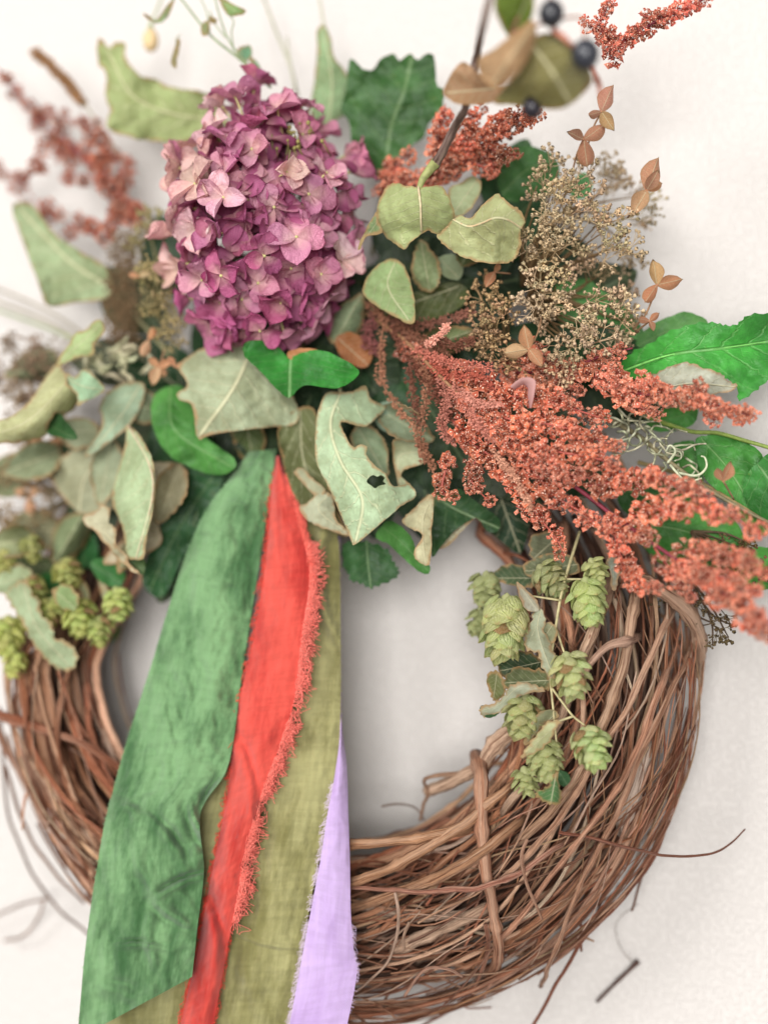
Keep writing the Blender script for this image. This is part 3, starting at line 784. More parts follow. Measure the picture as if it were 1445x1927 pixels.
for k in range(NF):
    zz = 1 - 2 * (k + 0.5) / NF
    a = k * 2.399963
    rr = math.sqrt(1 - zz * zz)
    nrm = Vector((rr * math.cos(a), zz, rr * math.sin(a)))   # axis along y
    if nrm.y > 0.25: continue
    pos = HC + Vector((nrm.x * HA.x, nrm.y * HA.y, nrm.z * HA.z)) * (rng.uniform(0.80, 1.05) + .10 * noise.noise(nrm * 2.3))
    if (pos - P(560, 262, .136)).length < .014: continue            # the open green spot near the top
    on = Vector((nrm.x / HA.x, nrm.y / HA.y, nrm.z / HA.z)).normalized()
    on = (on + Vector((rng.uniform(-.45, .45), rng.uniform(-.35, .3), rng.uniform(-.3, .5)))).normalized()
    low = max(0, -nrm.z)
    c = rng.choice(HCOL)
    if nrm.x < -0.45 and rng.random() < .22: c = srgb(216, 178, 168)
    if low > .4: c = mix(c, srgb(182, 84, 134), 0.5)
    fm = frame(pos, on, rng.uniform(0, 6.28))
    f = hyd.inst('floret', EYE, fm, srgb(196, 190, 130))
    np_ = 4 if rng.random() < .93 else 3
    closed = rng.random()
    tilt = rng.uniform(.05, .45) if closed < .8 else rng.uniform(.6, 1.1)
    s0 = rng.uniform(.0128, .0182)
    for j in range(np_):
        s = s0 * rng.uniform(.88, 1.12)
        m = Matrix.Rotation(j * 2 * math.pi / np_ + rng.uniform(-.2, .2), 4, 'Z') @ Matrix.Rotation(-tilt + rng.uniform(-.22, .22), 4, 'Y') @ Matrix.Rotation(rng.uniform(-.3, .3), 4, 'X') @ Matrix.Translation((.0008, 0, 0)) @ Matrix.Diagonal((s, s * rng.uniform(.9, 1.08), s, 1))
        hyd.inst('petal', rng.choice(PET), m, vary(c, .07, .16, rng), parent=f)
    made += 1
print('florets', made)
mb = MB()     # deeper petals between the florets
for k in range(470):
    nrm = Vector((rng.gauss(0, 1), -abs(rng.gauss(0, 1)) + .35, rng.gauss(0, 1))).normalized()
    pos = HC + Vector((nrm.x * HA.x, nrm.y * HA.y, nrm.z * HA.z)) * rng.uniform(.55, .93)
    if (pos - P(560, 262, .13)).length < .016: continue
    m = frame(pos, (nrm + Vector((rng.uniform(-.8, .8), rng.uniform(-.8, .4), rng.uniform(-.8, .8)))).normalized(), rng.uniform(0, 6.28), rng.uniform(.013, .0175))
    me = rng.choice(PET)
    mb.add([m @ v.co for v in me.vertices], [tuple(p.vertices) for p in me.polygons], [tuple(a.vector) for a in me.attributes['luv'].data])
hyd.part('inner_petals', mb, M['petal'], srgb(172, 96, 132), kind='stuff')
mb = MB()     # inner stalks of the flower head
for k in range(70):
    nrm = Vector((rng.uniform(-1, 1), rng.uniform(-1, .2), rng.uniform(-1, 1))).normalized()
    e = HC + Vector((nrm.x * HA.x, nrm.y * HA.y, nrm.z * HA.z)) * rng.uniform(.75, .9)
    tube(mb, catmull([HC + Vector((0, .03, -.03)), HC + (e - HC) * .4 + Vector((0, .01, -.005)), e], 3), taper(.0013, .0005), 4)
hyd.part('inner_stalks', mb, M['stem'], srgb(120, 118, 70), kind='stuff')
mb = MB()
for k in range(26):     # tiny unopened buds in the open spot
    p = P(562 + rng.gauss(0, 16), 258 + rng.gauss(0, 15), .122 + rng.uniform(-.006, .006))
    tube(mb, [p + Vector((rng.uniform(-.003, .003), .012, -.006)), p], .0004, 4)
    ball(mb, p, rng.uniform(.0008, .0015), 6, 4)
hyd.part('flower_buds', mb, M['bud'], srgb(150, 142, 84), kind='stuff')
mb = MB(); tube(mb, catmull([HC + Vector((0, .02, -.02)), P(560, 640, .06), P(640, 760, .045), P(660, 860, .05)], 6), taper(.003, .0035), 8)
hyd.part('stem', mb, M['stem'], srgb(110, 100, 62))

# ================================================================== RUST-RED DOCK PLUMES
def seed_unit(mb, c, ax, h, r, spin, rg):
    q = Vector((0, 0, 1)).rotation_difference(ax)
    vs = [Vector((0, 0, 0)), Vector((rg.uniform(-.1, .1) * r, rg.uniform(-.1, .1) * r, h))]
    for k in range(3):
        a = spin + k * 2.0944
        rk = r * rg.uniform(.75, 1.2); vs.append(Vector((math.cos(a) * rk, math.sin(a) * rk, h * rg.uniform(.25, .6))))
    for k in range(3):
        a = spin + k * 2.0944 + 1.0472
        vs.append(Vector((math.cos(a) * r * .20, math.sin(a) * r * .20, h * .42)))
    fs = []
    for k in range(3):
        e0, e1, m = 2 + k, 2 + (k + 1) % 3, 5 + k
        fs += [(0, e1, m), (0, m, e0), (1, m, e1), (1, e0, m)]
    tint = rg.random(); mb.add([c + q @ v for v in vs], fs, [(tint, 0, 0)] + [(tint, .6, 0)] + [(tint, 1, 0)] * 3 + [(tint, 0, 0)] * 3, 0)
    for k in range(3):
        a = spin + k * 2.0944 + 1.0472
        g = Vector((math.cos(a) * r * .30, math.sin(a) * r * .30, h * .38))
        sx = r * .15
        o = [Vector((sx, 0, 0)), Vector((-sx, 0, 0)), Vector((0, sx, 0)), Vector((0, -sx, 0)), Vector((0, 0, sx * 1.7)), Vector((0, 0, -sx * 1.7))]
        mb.add([c + q @ (g + v) for v in o], [(0, 2, 4), (2, 1, 4), (1, 3, 4), (3, 0, 4), (2, 0, 5), (1, 2, 5), (3, 1, 5), (0, 3, 5)], None, 1)
def cluster_mesh(seed, n=17, rad=.0068):
    rg = random.Random(seed); mb = MB()
    for k in range(n):
        zz = 1 - 2 * (k + .5) / n; a = k * 2.4 + rg.uniform(-.4, .4); rr = math.sqrt(max(0, 1 - zz * zz))
        dr = Vector((rr * math.cos(a), rr * math.sin(a), zz))
        c = dr * rad * rg.uniform(.45, 1.0)
        ax = (dr + Vector((rg.uniform(-.6, .6), rg.uniform(-.6, .6), rg.uniform(-.6, .6)))).normalized()
        tube(mb, [Vector((0, 0, 0)), c], .00016, 3, cap=False)
        seed_unit(mb, c, ax, rg.uniform(.0036, .0052), rg.uniform(.0027, .0040), rg.uniform(0, 6), rg)
    return mb
def cl_set(gcol):
    g = gcol
    return [cluster_mesh(300 + k, 13 + k % 5 * 2).mesh('seed_cluster', [M['seed'], g], smooth=False) for k in range(8)]
def mat_grain(colr):
    n = NT('seed_grain'); return n.finish(colr, .35, spec=.5, transl=.1)
CL_RED = cl_set(mat_grain(srgb(250, 214, 190)))
def plume(t, axis, branches, col, space=15, scale=(.75, 1.15), jit=6, stemcol=srgb(120, 44, 58), r0=.0016, meshes=None, seed=0, skip=(), dj=.006, both=True, dens_axis=True):
    rg = random.Random(seed)
    mb = MB(); tube(mb, [P(*p) for p in catmull(axis, 6)], taper(r0, r0 * .55), 7)
    t.part('stem', mb, M['stem'], stemcol)
    cnt = 0
    for bi, br in enumerate(([axis] if dens_axis else []) + list(branches)):
        pts = catmull(br, 10)
        if not (dens_axis and bi == 0):
            mb = MB(); tube(mb, [P(*p) for p in pts], taper(r0 * .5, r0 * .25), 5)
            t.part('side_branch', mb, M['stem'], mix(stemcol, col, .35))
        L = 0.0; nxt = space * .5; tot = sum((pts[i + 1].xy - pts[i].xy).length for i in range(len(pts) - 1))
        for i in range(len(pts) - 1):
            L += (pts[i + 1].xy - pts[i].xy).length
            while L > nxt:
                nxt += space * rg.uniform(.75, 1.25)
                q = pts[i]
                x, y = q.x + rg.uniform(-jit, jit), q.y + rg.uniform(-jit, jit)
                if any((x - sx) ** 2 + (y - sy) ** 2 < sr * sr for sx, sy, sr in skip): continue
                end = 1 - .35 * (L / tot) ** 2
                s = rg.uniform(*scale) * end
                m = frame(P(x, y, q.z + rg.uniform(-dj, dj)), (rg.uniform(-1, 1), rg.uniform(-1, 1), rg.uniform(-1, 1)), rg.uniform(0, 6), s)
                t.inst('seed_cluster', rg.choice(meshes or CL_RED), m, vary(mix(col, srgb(150, 84, 58), min(.85, rg.choice([0, 0, 0, .25, .5]) + (max(0, (980 - x) / 260) * .55 if t is big else 0))), .08, .2, rg))
                cnt += 1
    return cnt
RUST = srgb(230, 128, 96)
big = Thing('dock_plume', 'largest coral red seed plume, sweeping down from the middle to the right edge', 'seed plume', P(760, 640, .09), 'rust red seed plumes')
print('big', plume(big,
    [(760, 640, .09), (860, 740, .108), (960, 840, .118), (1080, 915, .124), (1160, 975, .128), (1260, 1045, .138), (1350, 1110, .152), (1440, 1165, .165), (1490, 1195, .172)],
    [[(860, 700, .115), (930, 740, .125), (1010, 750, .13), (1080, 770, .13), (1140, 790, .126)],
     [(860, 760, .12), (940, 785, .132), (1040, 800, .137), (1110, 820, .135), (1165, 850, .13)],
     [(850, 790, .115), (895, 850, .12), (885, 900, .118), (920, 945, .115)],
     [(880, 830, .12), (950, 880, .122), (1000, 955, .12), (1050, 1020, .116), (1062, 1055, .113)],
     [(960, 830, .13), (1050, 850, .138), (1130, 865, .138), (1175, 885, .133)],
     [(930, 800, .13), (990, 870, .136), (1060, 890, .138), (1110, 900, .137)],
     [(1000, 880, .13), (1040, 930, .13), (1090, 962, .13), (1140, 1000, .13)],
     [(1100, 915, .13), (1180, 905, .134), (1240, 900, .137), (1290, 920, .14), (1335, 935, .142)],
     [(1180, 975, .13), (1260, 955, .136), (1330, 960, .142), (1390, 980, .148), (1440, 1010, .152)],
     [(1150, 970, .127), (1165, 1040, .13), (1190, 1085, .133), (1240, 1110, .137)],
     [(1230, 1030, .134), (1270, 1085, .14), (1310, 1125, .147)],
     [(1260, 1040, .138), (1340, 1040, .147), (1400, 1060, .155), (1455, 1085, .16)],
     [(1340, 1100, .15), (1390, 1140, .158), (1430, 1180, .165), (1460, 1210, .168)],
     [(1300, 1075, .144), (1370, 1090, .152), (1430, 1120, .16)],
     [(845, 860, .113), (832, 920, .112), (855, 945, .112)],
     [(1020, 780, .128), (1090, 830, .13), (1150, 880, .13)],
     [(900, 770, .126), (970, 820, .132), (1030, 850, .136)]],
    RUST, 14.5, (.62, 1.05), 8, seed=1, skip=[(1100, 928, 20), (1125, 945, 20), (1148, 962, 18), (1188, 982, 14), (1245, 1035, 16), (1270, 1052, 18)]))
second = Thing('dock_plume', 'slim coral red seed plume reaching right across the grey crinkled leaf', 'seed plume', P(1080, 690, .1), 'rust red seed plumes')
plume(second, [(1080, 690, .1), (1140, 720, .118), (1200, 740, .124), (1260, 745, .127), (1330, 758, .128), (1385, 775, .128), (1418, 782, .127)],
      [[(1140, 720, .118), (1160, 700, .12), (1170, 745, .12), (1200, 765, .121), (1240, 780, .121)], [(1330, 758, .128), (1345, 790, .128)], [(1310, 752, .127), (1312, 725, .128)], [(1240, 742, .126), (1245, 720, .128)], [(1385, 775, .128), (1398, 800, .127)], [(1180, 730, .122), (1215, 720, .126), (1250, 752, .126)]],
      srgb(230, 136, 106), 13, (.6, .95), 5, seed=2, r0=.0011)
third = Thing('dock_plume', 'short rust plume half hidden below the tan flower head', 'seed plume', P(960, 690, .09), 'rust red seed plumes')
plume(third, [(950, 700, .092), (1010, 700, .1), (1080, 690, .106), (1130, 670, .11), (1190, 655, .114)], [[(1000, 670, .105), (1050, 690, .106), (1090, 720, .104)], [(980, 720, .098), (1040, 730, .1), (1100, 735, .1)], [(1000, 690, .1), (1000, 660, .105), (1030, 650, .107)]],
      srgb(226, 138, 108), 14, (.65, 1.0), 8, seed=3, r0=.001)
top = Thing('dock_plume', 'dense rust red plume at the top beside the dark green lobed leaf', 'seed plume', P(800, 330, .085), 'rust red seed plumes')
plume(top, [(800, 340, .085), (840, 300, .093), (890, 270, .1), (950, 240, .108), (1015, 212, .116)],
      [[(720, 345, .08), (750, 310, .085), (770, 285, .088)], [(820, 300, .09), (830, 250, .096), (838, 195, .1)], [(860, 290, .095), (880, 240, .1), (905, 195, .104)], [(880, 290, .097), (920, 300, .1), (930, 335, .1)], [(900, 270, .1), (950, 290, .104), (975, 290, .106)], [(780, 335, .084), (740, 340, .082), (705, 360, .08)], [(850, 300, .094), (900, 310, .098), (915, 325, .1)], [(930, 250, .106), (960, 215, .108), (1000, 225, .112)], [(860, 330, .092), (820, 330, .09), (790, 350, .088)]],
      srgb(220, 120, 88), 12, (.65, 1.0), 7, seed=4, r0=.0012)
corner = Thing('dock_plume', 'loose rust red seed spray at the top right corner', 'seed plume', P(1120, -20, .1), 'rust red seed plumes')
plume(corner, [(1150, 110, .12), (1175, 75, .122), (1225, 45, .125), (1280, 20, .128), (1350, -15, .13)], [[(1150, 90, .121), (1130, 50, .123), (1140, 15, .124), (1150, -20, .124)], [(1150, 75, .12), (1110, 45, .122), (1095, 40, .122)], [(1175, 75, .122), (1165, 95, .122)], [(1240, 40, .126), (1200, 25, .127)]],
      srgb(216, 110, 88), 13, (.55, .85), 5, seed=5, r0=.0009)
lft = Thing('dock_plume', 'blurred rusty plume spreading up to the left edge of the picture', 'seed plume', P(265, 420, .06), 'rust red seed plumes')
plume(lft, [(270, 430, .055), (215, 350, .05), (140, 280, .045), (70, 220, .042), (20, 160, .04), (-20, 110, .04)],
      [[(230, 380, .05), (200, 350, .048), (160, 330, .046), (110, 330, .045)], [(200, 330, .05), (190, 270, .05), (150, 230, .048), (100, 220, .046), (60, 225, .045)], [(230, 420, .05), (190, 440, .045), (130, 420, .042), (80, 390, .04), (30, 330, .038), (-10, 320, .038)], [(150, 290, .046), (100, 290, .045), (60, 330, .044), (20, 350, .04)], [(255, 400, .05), (225, 390, .05), (205, 375, .05)], [(240, 350, .05), (210, 290, .05), (180, 270, .05)]],
      srgb(178, 80, 48), 12, (.5, .85), 15, seed=6, r0=.001)

# ================================================================== TAN LACECAP FLOWER HEADS
def bud_unit(mb, c, ax, r, rg, mi=0):
    q = Vector((0, 0, 1)).rotation_difference(ax); n = 5
    prof = [(0.25, -1.0), (0.95, -0.2), (1.0, 0.45), (0.55, 0.95), (0.35, 0.35)]
    vs, fs = [], []
    for (pr, pz) in prof:
        for k in range(n):
            a = 2 * math.pi * k / n + pz * .3
            j = 1 + (0.22 if pz > .9 and k % 2 else 0) + rg.uniform(-.12, .12)
            vs.append(c + q @ Vector((math.cos(a) * pr * r * j, math.sin(a) * pr * r * j, pz * r * 1.05)))
    for i in range(len(prof) - 1):
        if i == 3: mb.add(vs, fs, None, mi); fs = []; base0 = len(mb.v) - len(vs)
        for k in range(n):
            k2 = (k + 1) % n
            fs.append((i * n + k, i * n + k2, (i + 1) * n + k2, (i + 1) * n + k))
    fs.append(tuple(4 * n + k for k in range(n)))
    mb.f.extend([tuple(i + base0 for i in f) for f in fs]); mb.mi.extend([2] * len(fs))
def spray_mesh(seed, nb=6, per=3, L=.024, br=.00118):
    rg = random.Random(seed); mb = MB()
    h = L * .45
    tube(mb, [Vector((0, 0, 0)), Vector((0, .0003, h * .5)), Vector((0, 0, h))], .00038, 4)
    for k in range(nb):
        a = k * 2.4 + rg.uniform(-.3, .3); sp = rg.uniform(.35, .95) if k else 0.1
        dr = Vector((math.cos(a) * sp, math.sin(a) * sp, rg.uniform(.55, 1.0))).normalized()
        m_ = Vector((0, 0, h * rg.uniform(.5, 1))) + dr * L * rg.uniform(.2, .35)
        tube(mb, [Vector((0, 0, h * .7)), m_], .00026, 3, cap=False)
        for j in range(per):
            d2 = (dr + Vector((rg.uniform(-.8, .8), rg.uniform(-.8, .8), rg.uniform(-.4, .8)))).normalized()
            e = m_ + d2 * L * rg.uniform(.10, .26)
            tube(mb, [m_, e], .0002, 3, cap=False)
            bud_unit(mb, e + d2 * br * .6, d2, br * rg.uniform(.75, 1.15), rg, 1)
    return mb
SPRAY = [spray_mesh(500 + k, 4 + k % 3, 3 + k % 2).mesh('bud_spray', [M['stem'], M['bud'], M['cup']]) for k in range(8)]
def lace(t, root, tips, col, stemcol, per=2, scale=(.8, 1.2), jit=22, seed=0, dj=.008, main=.0011):
    """stalks from the root to each tip, each carrying sprays of tiny buds"""
    rg = random.Random(seed)
    rw = P(*root)
    for (x, y, d) in tips:
        e = P(x, y, d - .006)
        m_ = rw.lerp(e, .55) + Vector((rg.uniform(-.006, .006), .004, rg.uniform(-.006, .006)))
        mb = MB(); tube(mb, catmull([rw, m_, e], 5), taper(main, main * .4), 5)
        t.part('stalk', mb, M['stem'], stemcol)
        dr0 = (e - m_).normalized()
        for k in range(per):
            q = P(x + rg.uniform(-jit, jit), y + rg.uniform(-jit, jit), d + rg.uniform(-dj, dj))
            dr = (dr0 * .7 + Vector((rg.uniform(-.5, .5), -rg.uniform(.3, 1.2), rg.uniform(-.4, .5)))).normalized()
            t.inst('bud_spray', rg.choice(SPRAY), frame(q - dr * .014, dr, rg.uniform(0, 6), rg.uniform(*scale)), vary(col, .06, .2, rg))
PETD = [petal_mesh(60 + k, .62, .5 * (1 if k % 2 else -1), .1, .12, 7, 6, point=.7).mesh('petal', [M['dry']]) for k in range(4)]
mb = MB(); ball(mb, (0, 0, 0), .0007, 6, 4); STERILE = mb.mesh('sterile_floret', [M['stem']])
def sterile(t, x, y, d, petals, stalk=None):
    """a dry papery floret; petals: (angle in the picture deg, length px, tilt to the camera, colour)"""
    f = t.inst('sterile_floret', STERILE, Matrix.Translation(P(x, y, d)), srgb(170, 120, 90))
    rg = random.Random(int(x))
    for (ang, ln, tl, c) in petals:
        a = R(ang)
        dr = (AX * math.cos(a) + AY * math.sin(a) - VIEW * tl).normalized()
        up = (-VIEW + AX * rg.uniform(-.4, .4) + AY * rg.uniform(-.3, .3))
        up = (up - dr * up.dot(dr)).normalized()
        m = Matrix((dr, up.cross(dr), up)).transposed().to_4x4() @ Matrix.Diagonal((ln * PXM,) * 3 + (1,))
        t.inst('petal', rg.choice(PETD), m, mix(srgb(*c), srgb(238, 190, 156), .35), parent=f)
    if stalk:
        mb = MB(); tube(mb, catmull([P(x, y, d + .0)] + [P(*s) for s in stalk], 6), taper(.0006, .0006), 5)
        t.part('floret_stalk', mb, M['stem'], srgb(150, 116, 88))
TANB = srgb(204, 178, 142); TST = srgb(120, 96, 66)
tl = Thing('lacecap_flower', 'upper tan lacecap head of tiny dry buds right of the pale folded leaf', 'dried flower', P(980, 520, .06), 'tan lacecap flower heads')
lace(tl, (980, 540, .06), [(1010, 350, .105), (1050, 320, .108), (1085, 315, .105), (1040, 370, .112), (1085, 365, .112), (1005, 400, .11), (1050, 415, .115), (1100, 410, .112), (1145, 400, .105), (1130, 440, .11), (1180, 430, .1), (1090, 450, .113), (1030, 450, .115), (1000, 470, .112), (1140, 470, .105), (1065, 385, .114), (1020, 420, .114), (1110, 380, .108), (1165, 460, .1)], TANB, TST, 2, (.8, 1.2), 24, 1, .013)
lace(tl, (1060, 400, .07), [(1130, 300, .06), (1160, 330, .055), (1200, 370, .055), (1215, 420, .05), (1190, 480, .055), (1150, 350, .06)], mix(TANB, srgb(150, 130, 100), .5), TST, 2, (.8, 1.1), 20, 11)
for a in [(1131, 210, .118, [(65, 52, .1, (196, 120, 110)), (200, 26, .3, (150, 84, 72)), (-60, 42, .2, (176, 140, 84))], [(1112, 250, .11), (1095, 320, .1)]),
          (1098, 262, .118, [(35, 48, .1, (190, 116, 92)), (160, 34, .3, (140, 80, 70)), (-85, 52, .2, (176, 96, 70))], [(1085, 290, .11), (1075, 330, .1)]),
          (1216, 358, .112, [(70, 62, 0.1, (188, 120, 92)), (60, 40, .6, (150, 92, 74)), (-120, 52, .1, (196, 150, 110)), (20, 30, .5, (206, 130, 84))], [(1180, 410, .1)]),
          ]:
    sterile(tl, *a)
t2 = Thing('lacecap_flower', 'lower tan lacecap head of tiny dry buds above the coral plume', 'dried flower', P(960, 600, .06), 'tan lacecap flower heads')
lace(t2, (990, 560, .06), [(1010, 490, .108), (1040, 500, .108), (1000, 520, .112), (1045, 540, .114), (1015, 560, .116), (1065, 580, .116), (1030, 600, .118), (1000, 600, .116), (1080, 620, .116), (1050, 640, .116), (1085, 650, .114), (1120, 600, .11), (1150, 560, .102), (1130, 640, .11), (1160, 620, .104), (1110, 560, .104), (1075, 670, .113)], TANB, TST, 2, (.8, 1.2), 24, 2, .013)
lace(t2, (1060, 560, .06), [(1180, 560, .08), (1195, 600, .08), (1140, 510, .08), (1100, 510, .085), (1180, 640, .085)], mix(TANB, srgb(140, 110, 80), .4), TST, 2, (.75, 1.0), 18, 12)
for a in [(1236, 536, .108, [(100, 46, .1, (206, 164, 104)), (12, 46, .1, (190, 112, 66)), (-125, 40, .2, (198, 108, 66))], [(1215, 590, .1), (1190, 620, .09)]),
          (1222, 604, .104, [(40, 22, .2, (186, 96, 60)), (170, 22, .3, (170, 90, 60)), (-70, 20, .2, (150, 74, 50))], [(1195, 625, .09)]),
          (995, 657, .128, [(105, 44, .3, (200, 134, 86)), (190, 46, .1, (226, 186, 138)), (-55, 40, .3, (206, 136, 96))], [(1010, 630, .12), (1018, 600, .11)]),
          (930, 512, .11, [(60, 20, .2, (206, 130, 84)), (-120, 34, .2, (196, 112, 72))], [(960, 515, .1)]),
          (1360, 905, .12, [(70, 36, .2, (190, 110, 80)), (120, 26, .3, (176, 100, 70))], [(1380, 940, .1)])]:
    sterile(t2, *a)
t3 = Thing('lacecap_flower', 'small tan lacecap cluster between the dark leaves and the coral plume', 'dried flower', P(930, 620, .06), 'tan lacecap flower heads')
lace(t3, (950, 640, .06), [(900, 545, .104), (930, 560, .108), (890, 590, .106), (925, 600, .11), (955, 580, .11), (900, 630, .108), (940, 640, .112), (960, 670, .11), (915, 660, .11)], srgb(178, 146, 108), TST, 2, (.8, 1.1), 18, 3)
t4 = Thing('lacecap_flower', 'dark brown bud sprays dangling below the coral plume over the vine ring', 'dried flower', P(1300, 1100, .06), 'dark bud sprays')
lace(t4, (1290, 1080, .075), [(1250, 1135, .085), (1290, 1145, .085), (1315, 1140, .085), (1345, 1175, .085), (1370, 1200, .085), (1340, 1215, .084), (1385, 1180, .085), (1330, 1130, .09)], srgb(110, 92, 62), srgb(84, 66, 50), 1, (.7, .95), 10, 4)
lace(t4, (1300, 1000, .07), [(1350, 1040, .09), (1390, 1030, .09), (1430, 1060, .088), (1370, 1070, .09), (1420, 1030, .085), (1400, 1080, .09), (1440, 1090, .085)], srgb(126, 106, 70), srgb(92, 74, 54), 2, (.7, .95), 14, 5)
t5 = Thing('lacecap_flower', 'blurred dark brown bud head at the left edge above the curled leaf', 'dried flower', P(120, 720, .04), 'dark bud sprays')
lace(t5, (150, 740, .04), [(20, 660, .05), (50, 700, .05), (80, 660, .055), (20, 720, .05), (60, 740, .055), (100, 690, .055), (40, 770, .05), (90, 740, .055), (0, 690, .045), (120, 660, .05), (10, 750, .05)], srgb(150, 124, 100), TST, 2, (.9, 1.2), 22, 6)
t6 = Thing('lacecap_flower', 'brown seedy flower head left of the curled grey leaf and peach florets', 'dried flower', P(120, 930, .04), 'dark bud sprays')
lace(t6, (140, 940, .035), [(40, 860, .05), (80, 850, .05), (30, 900, .05), (70, 900, .055), (100, 870, .05), (110, 920, .05), (20, 960, .05), (80, 970, .05), (50, 1000, .05), (10, 1000, .045)], srgb(146, 122, 88), TST, 2, (.9, 1.2), 22, 7)
for a in [(55, 935, .062, [(30, 34, .2, (232, 176, 140)), (150, 34, .2, (230, 172, 134)), (-80, 40, .2, (226, 160, 124))], None), (85, 838, .06, [(20, 40, .2, (196, 126, 74)), (150, 40, .2, (200, 130, 80)), (-60, 34, .2, (186, 114, 66))], None)]:
    sterile(t6, *a)
t7 = Thing('lacecap_flower', 'olive tan bud cluster tucked against the left side of the pink bloom', 'dried flower', P(290, 560, .06), 'dark bud sprays')
lace(t7, (300, 600, .05), [(275, 520, .09), (300, 510, .092), (285, 550, .093), (310, 560, .095), (275, 575, .09), (330, 600, .088), (310, 625, .088), (330, 635, .088), (270, 500, .085), (260, 450, .08), (275, 410, .08)], srgb(170, 156, 108), srgb(140, 130, 90), 2, (.75, 1.0), 14, 8)
for a in [(300, 690, .1, [(140, 26, .3, (226, 150, 100)), (20, 30, .3, (224, 146, 100)), (-60, 24, .2, (214, 150, 108)), (-110, 40, .2, (226, 176, 136))], [(310, 660, .09)]), (280, 640, .096, [(70, 28, .2, (222, 140, 84)), (-110, 36, .2, (214, 160, 124))], None),
          (330, 690, .1, [(10, 28, .2, (222, 150, 106)), (130, 24, .3, (214, 130, 90))], None), (262, 520, .096, [(170, 22, .2, (220, 150, 110)), (10, 26, .2, (206, 186, 140))], None)]:
    sterile(t7, *a)

# ================================================================== FUZZY BROWN STRANDS
def strand_mesh(pts, rad, rg, n, col2=.3):
    mb = MB(); w = [P(*p) for p in catmull(pts, 8)]
    tube(mb, w, .0004, 4)
    for k in range(n):
        i = rg.uniform(0, len(w) - 1.001); j = int(i)
        c = w[j].lerp(w[j + 1], i - j)
        dr = Vector((rg.gauss(0, 1), rg.gauss(0, 1), rg.gauss(0, 1))).normalized()
        c = c + dr * rad * rg.uniform(.3, 1.0)
        s = rg.uniform(.0006, .0011)
        q = Vector((0, 0, 1)).rotation_difference(dr)
        o = [Vector((s, 0, 0)), Vector((-s * .8, s * .4, 0)), Vector((0, -s, 0)), Vector((0, 0, s * 1.7)), Vector((0, 0, -s))]
        mb.add([c + q @ v for v in o], [(0, 1, 3), (1, 2, 3), (2, 0, 3), (1, 0, 4), (2, 1, 4), (0, 2, 4)], None, 0)
    return mb
ast = Thing('astilbe_flower', 'brown fuzzy drooping flower strands between the pale leaves and coral plume', 'dried flower', P(720, 610, .08))
mb = MB(); tube(mb, [P(*p) for p in catmull([(690, 590, .08), (760, 640, .1), (810, 690, .118), (860, 740, .126), (905, 785, .13)], 6)], taper(.0014, .0009), 6)
ast.part('stem', mb, M['stem'], srgb(140, 104, 74))
rng = random.Random(8)
BR = srgb(146, 96, 74)
for pts, c, n, r in [
    ([(690, 570, .085), (720, 600, .092), (715, 670, .098), (720, 720, .1), (750, 770, .104), (775, 800, .106), (800, 850, .106), (815, 890, .104)], (168, 116, 90), 420, .0034),
    ([(700, 585, .085), (750, 610, .09), (800, 610, .095), (850, 600, .098), (890, 585, .1)], (138, 90, 74), 380, .004),
    ([(740, 620, .095), (770, 680, .105), (775, 740, .108), (790, 800, .11)], (122, 76, 60), 330, .004),
    ([(760, 640, .1), (800, 700, .112), (800, 760, .113), (790, 830, .11), (800, 870, .108)], (150, 102, 78), 380, .0034),
    ([(700, 600, .088), (690, 640, .088), (715, 660, .09)], (140, 84, 80), 260, .005),
    ([(780, 660, .11), (830, 680, .12), (880, 690, .124), (925, 690, .124)], (196, 118, 100), 360, .004),
    ([(800, 680, .115), (850, 710, .124), (900, 710, .128), (940, 740, .128)], (182, 96, 78), 360, .004),
    ([(830, 710, .12), (840, 760, .124), (830, 800, .122), (850, 830, .12)], (176, 112, 96), 340, .0038),
    ([(800, 650, .118), (815, 640, .124), (835, 622, .128), (842, 612, .13)], (226, 160, 140), 200, .0024),
    ([(850, 730, .126), (880, 770, .132), (900, 800, .134), (930, 830, .135)], (200, 130, 112), 340, .0038),
    ([(780, 690, .108), (820, 740, .114), (845, 790, .116)], (118, 70, 54), 340, .0042),
    ([(870, 740, .13), (900, 760, .134), (940, 760, .136)], (206, 140, 122), 240, .003),
    ([(930, 850, .132), (960, 890, .134), (985, 930, .13), (1000, 960, .126)], (204, 150, 124), 280, .0028),
    ([(820, 640, .11), (860, 650, .114), (890, 640, .114)], (128, 82, 64), 260, .004),
    ([(740, 610, .09), (790, 640, .1), (840, 660, .108)], (134, 88, 68), 300, .0045)]:
    ast.part('strand', strand_mesh(pts, r, rng, n), M['bud'], srgb(*c), smooth=False)
fz = Thing('seed_spike', 'dark brown fuzzy seed spike standing left of the pink bloom', 'dried flower', P(235, 660, .05))
for dx in (-14, 0, 14):
    fz.part('strand', strand_mesh([(240 + dx, 440, .062), (232 + dx * 1.2, 520, .064), (228 + dx * 1.3, 590, .062), (232 + dx, 650, .058)], .0075, rng, 560), M['bud'], srgb(124, 100, 72), smooth=False)

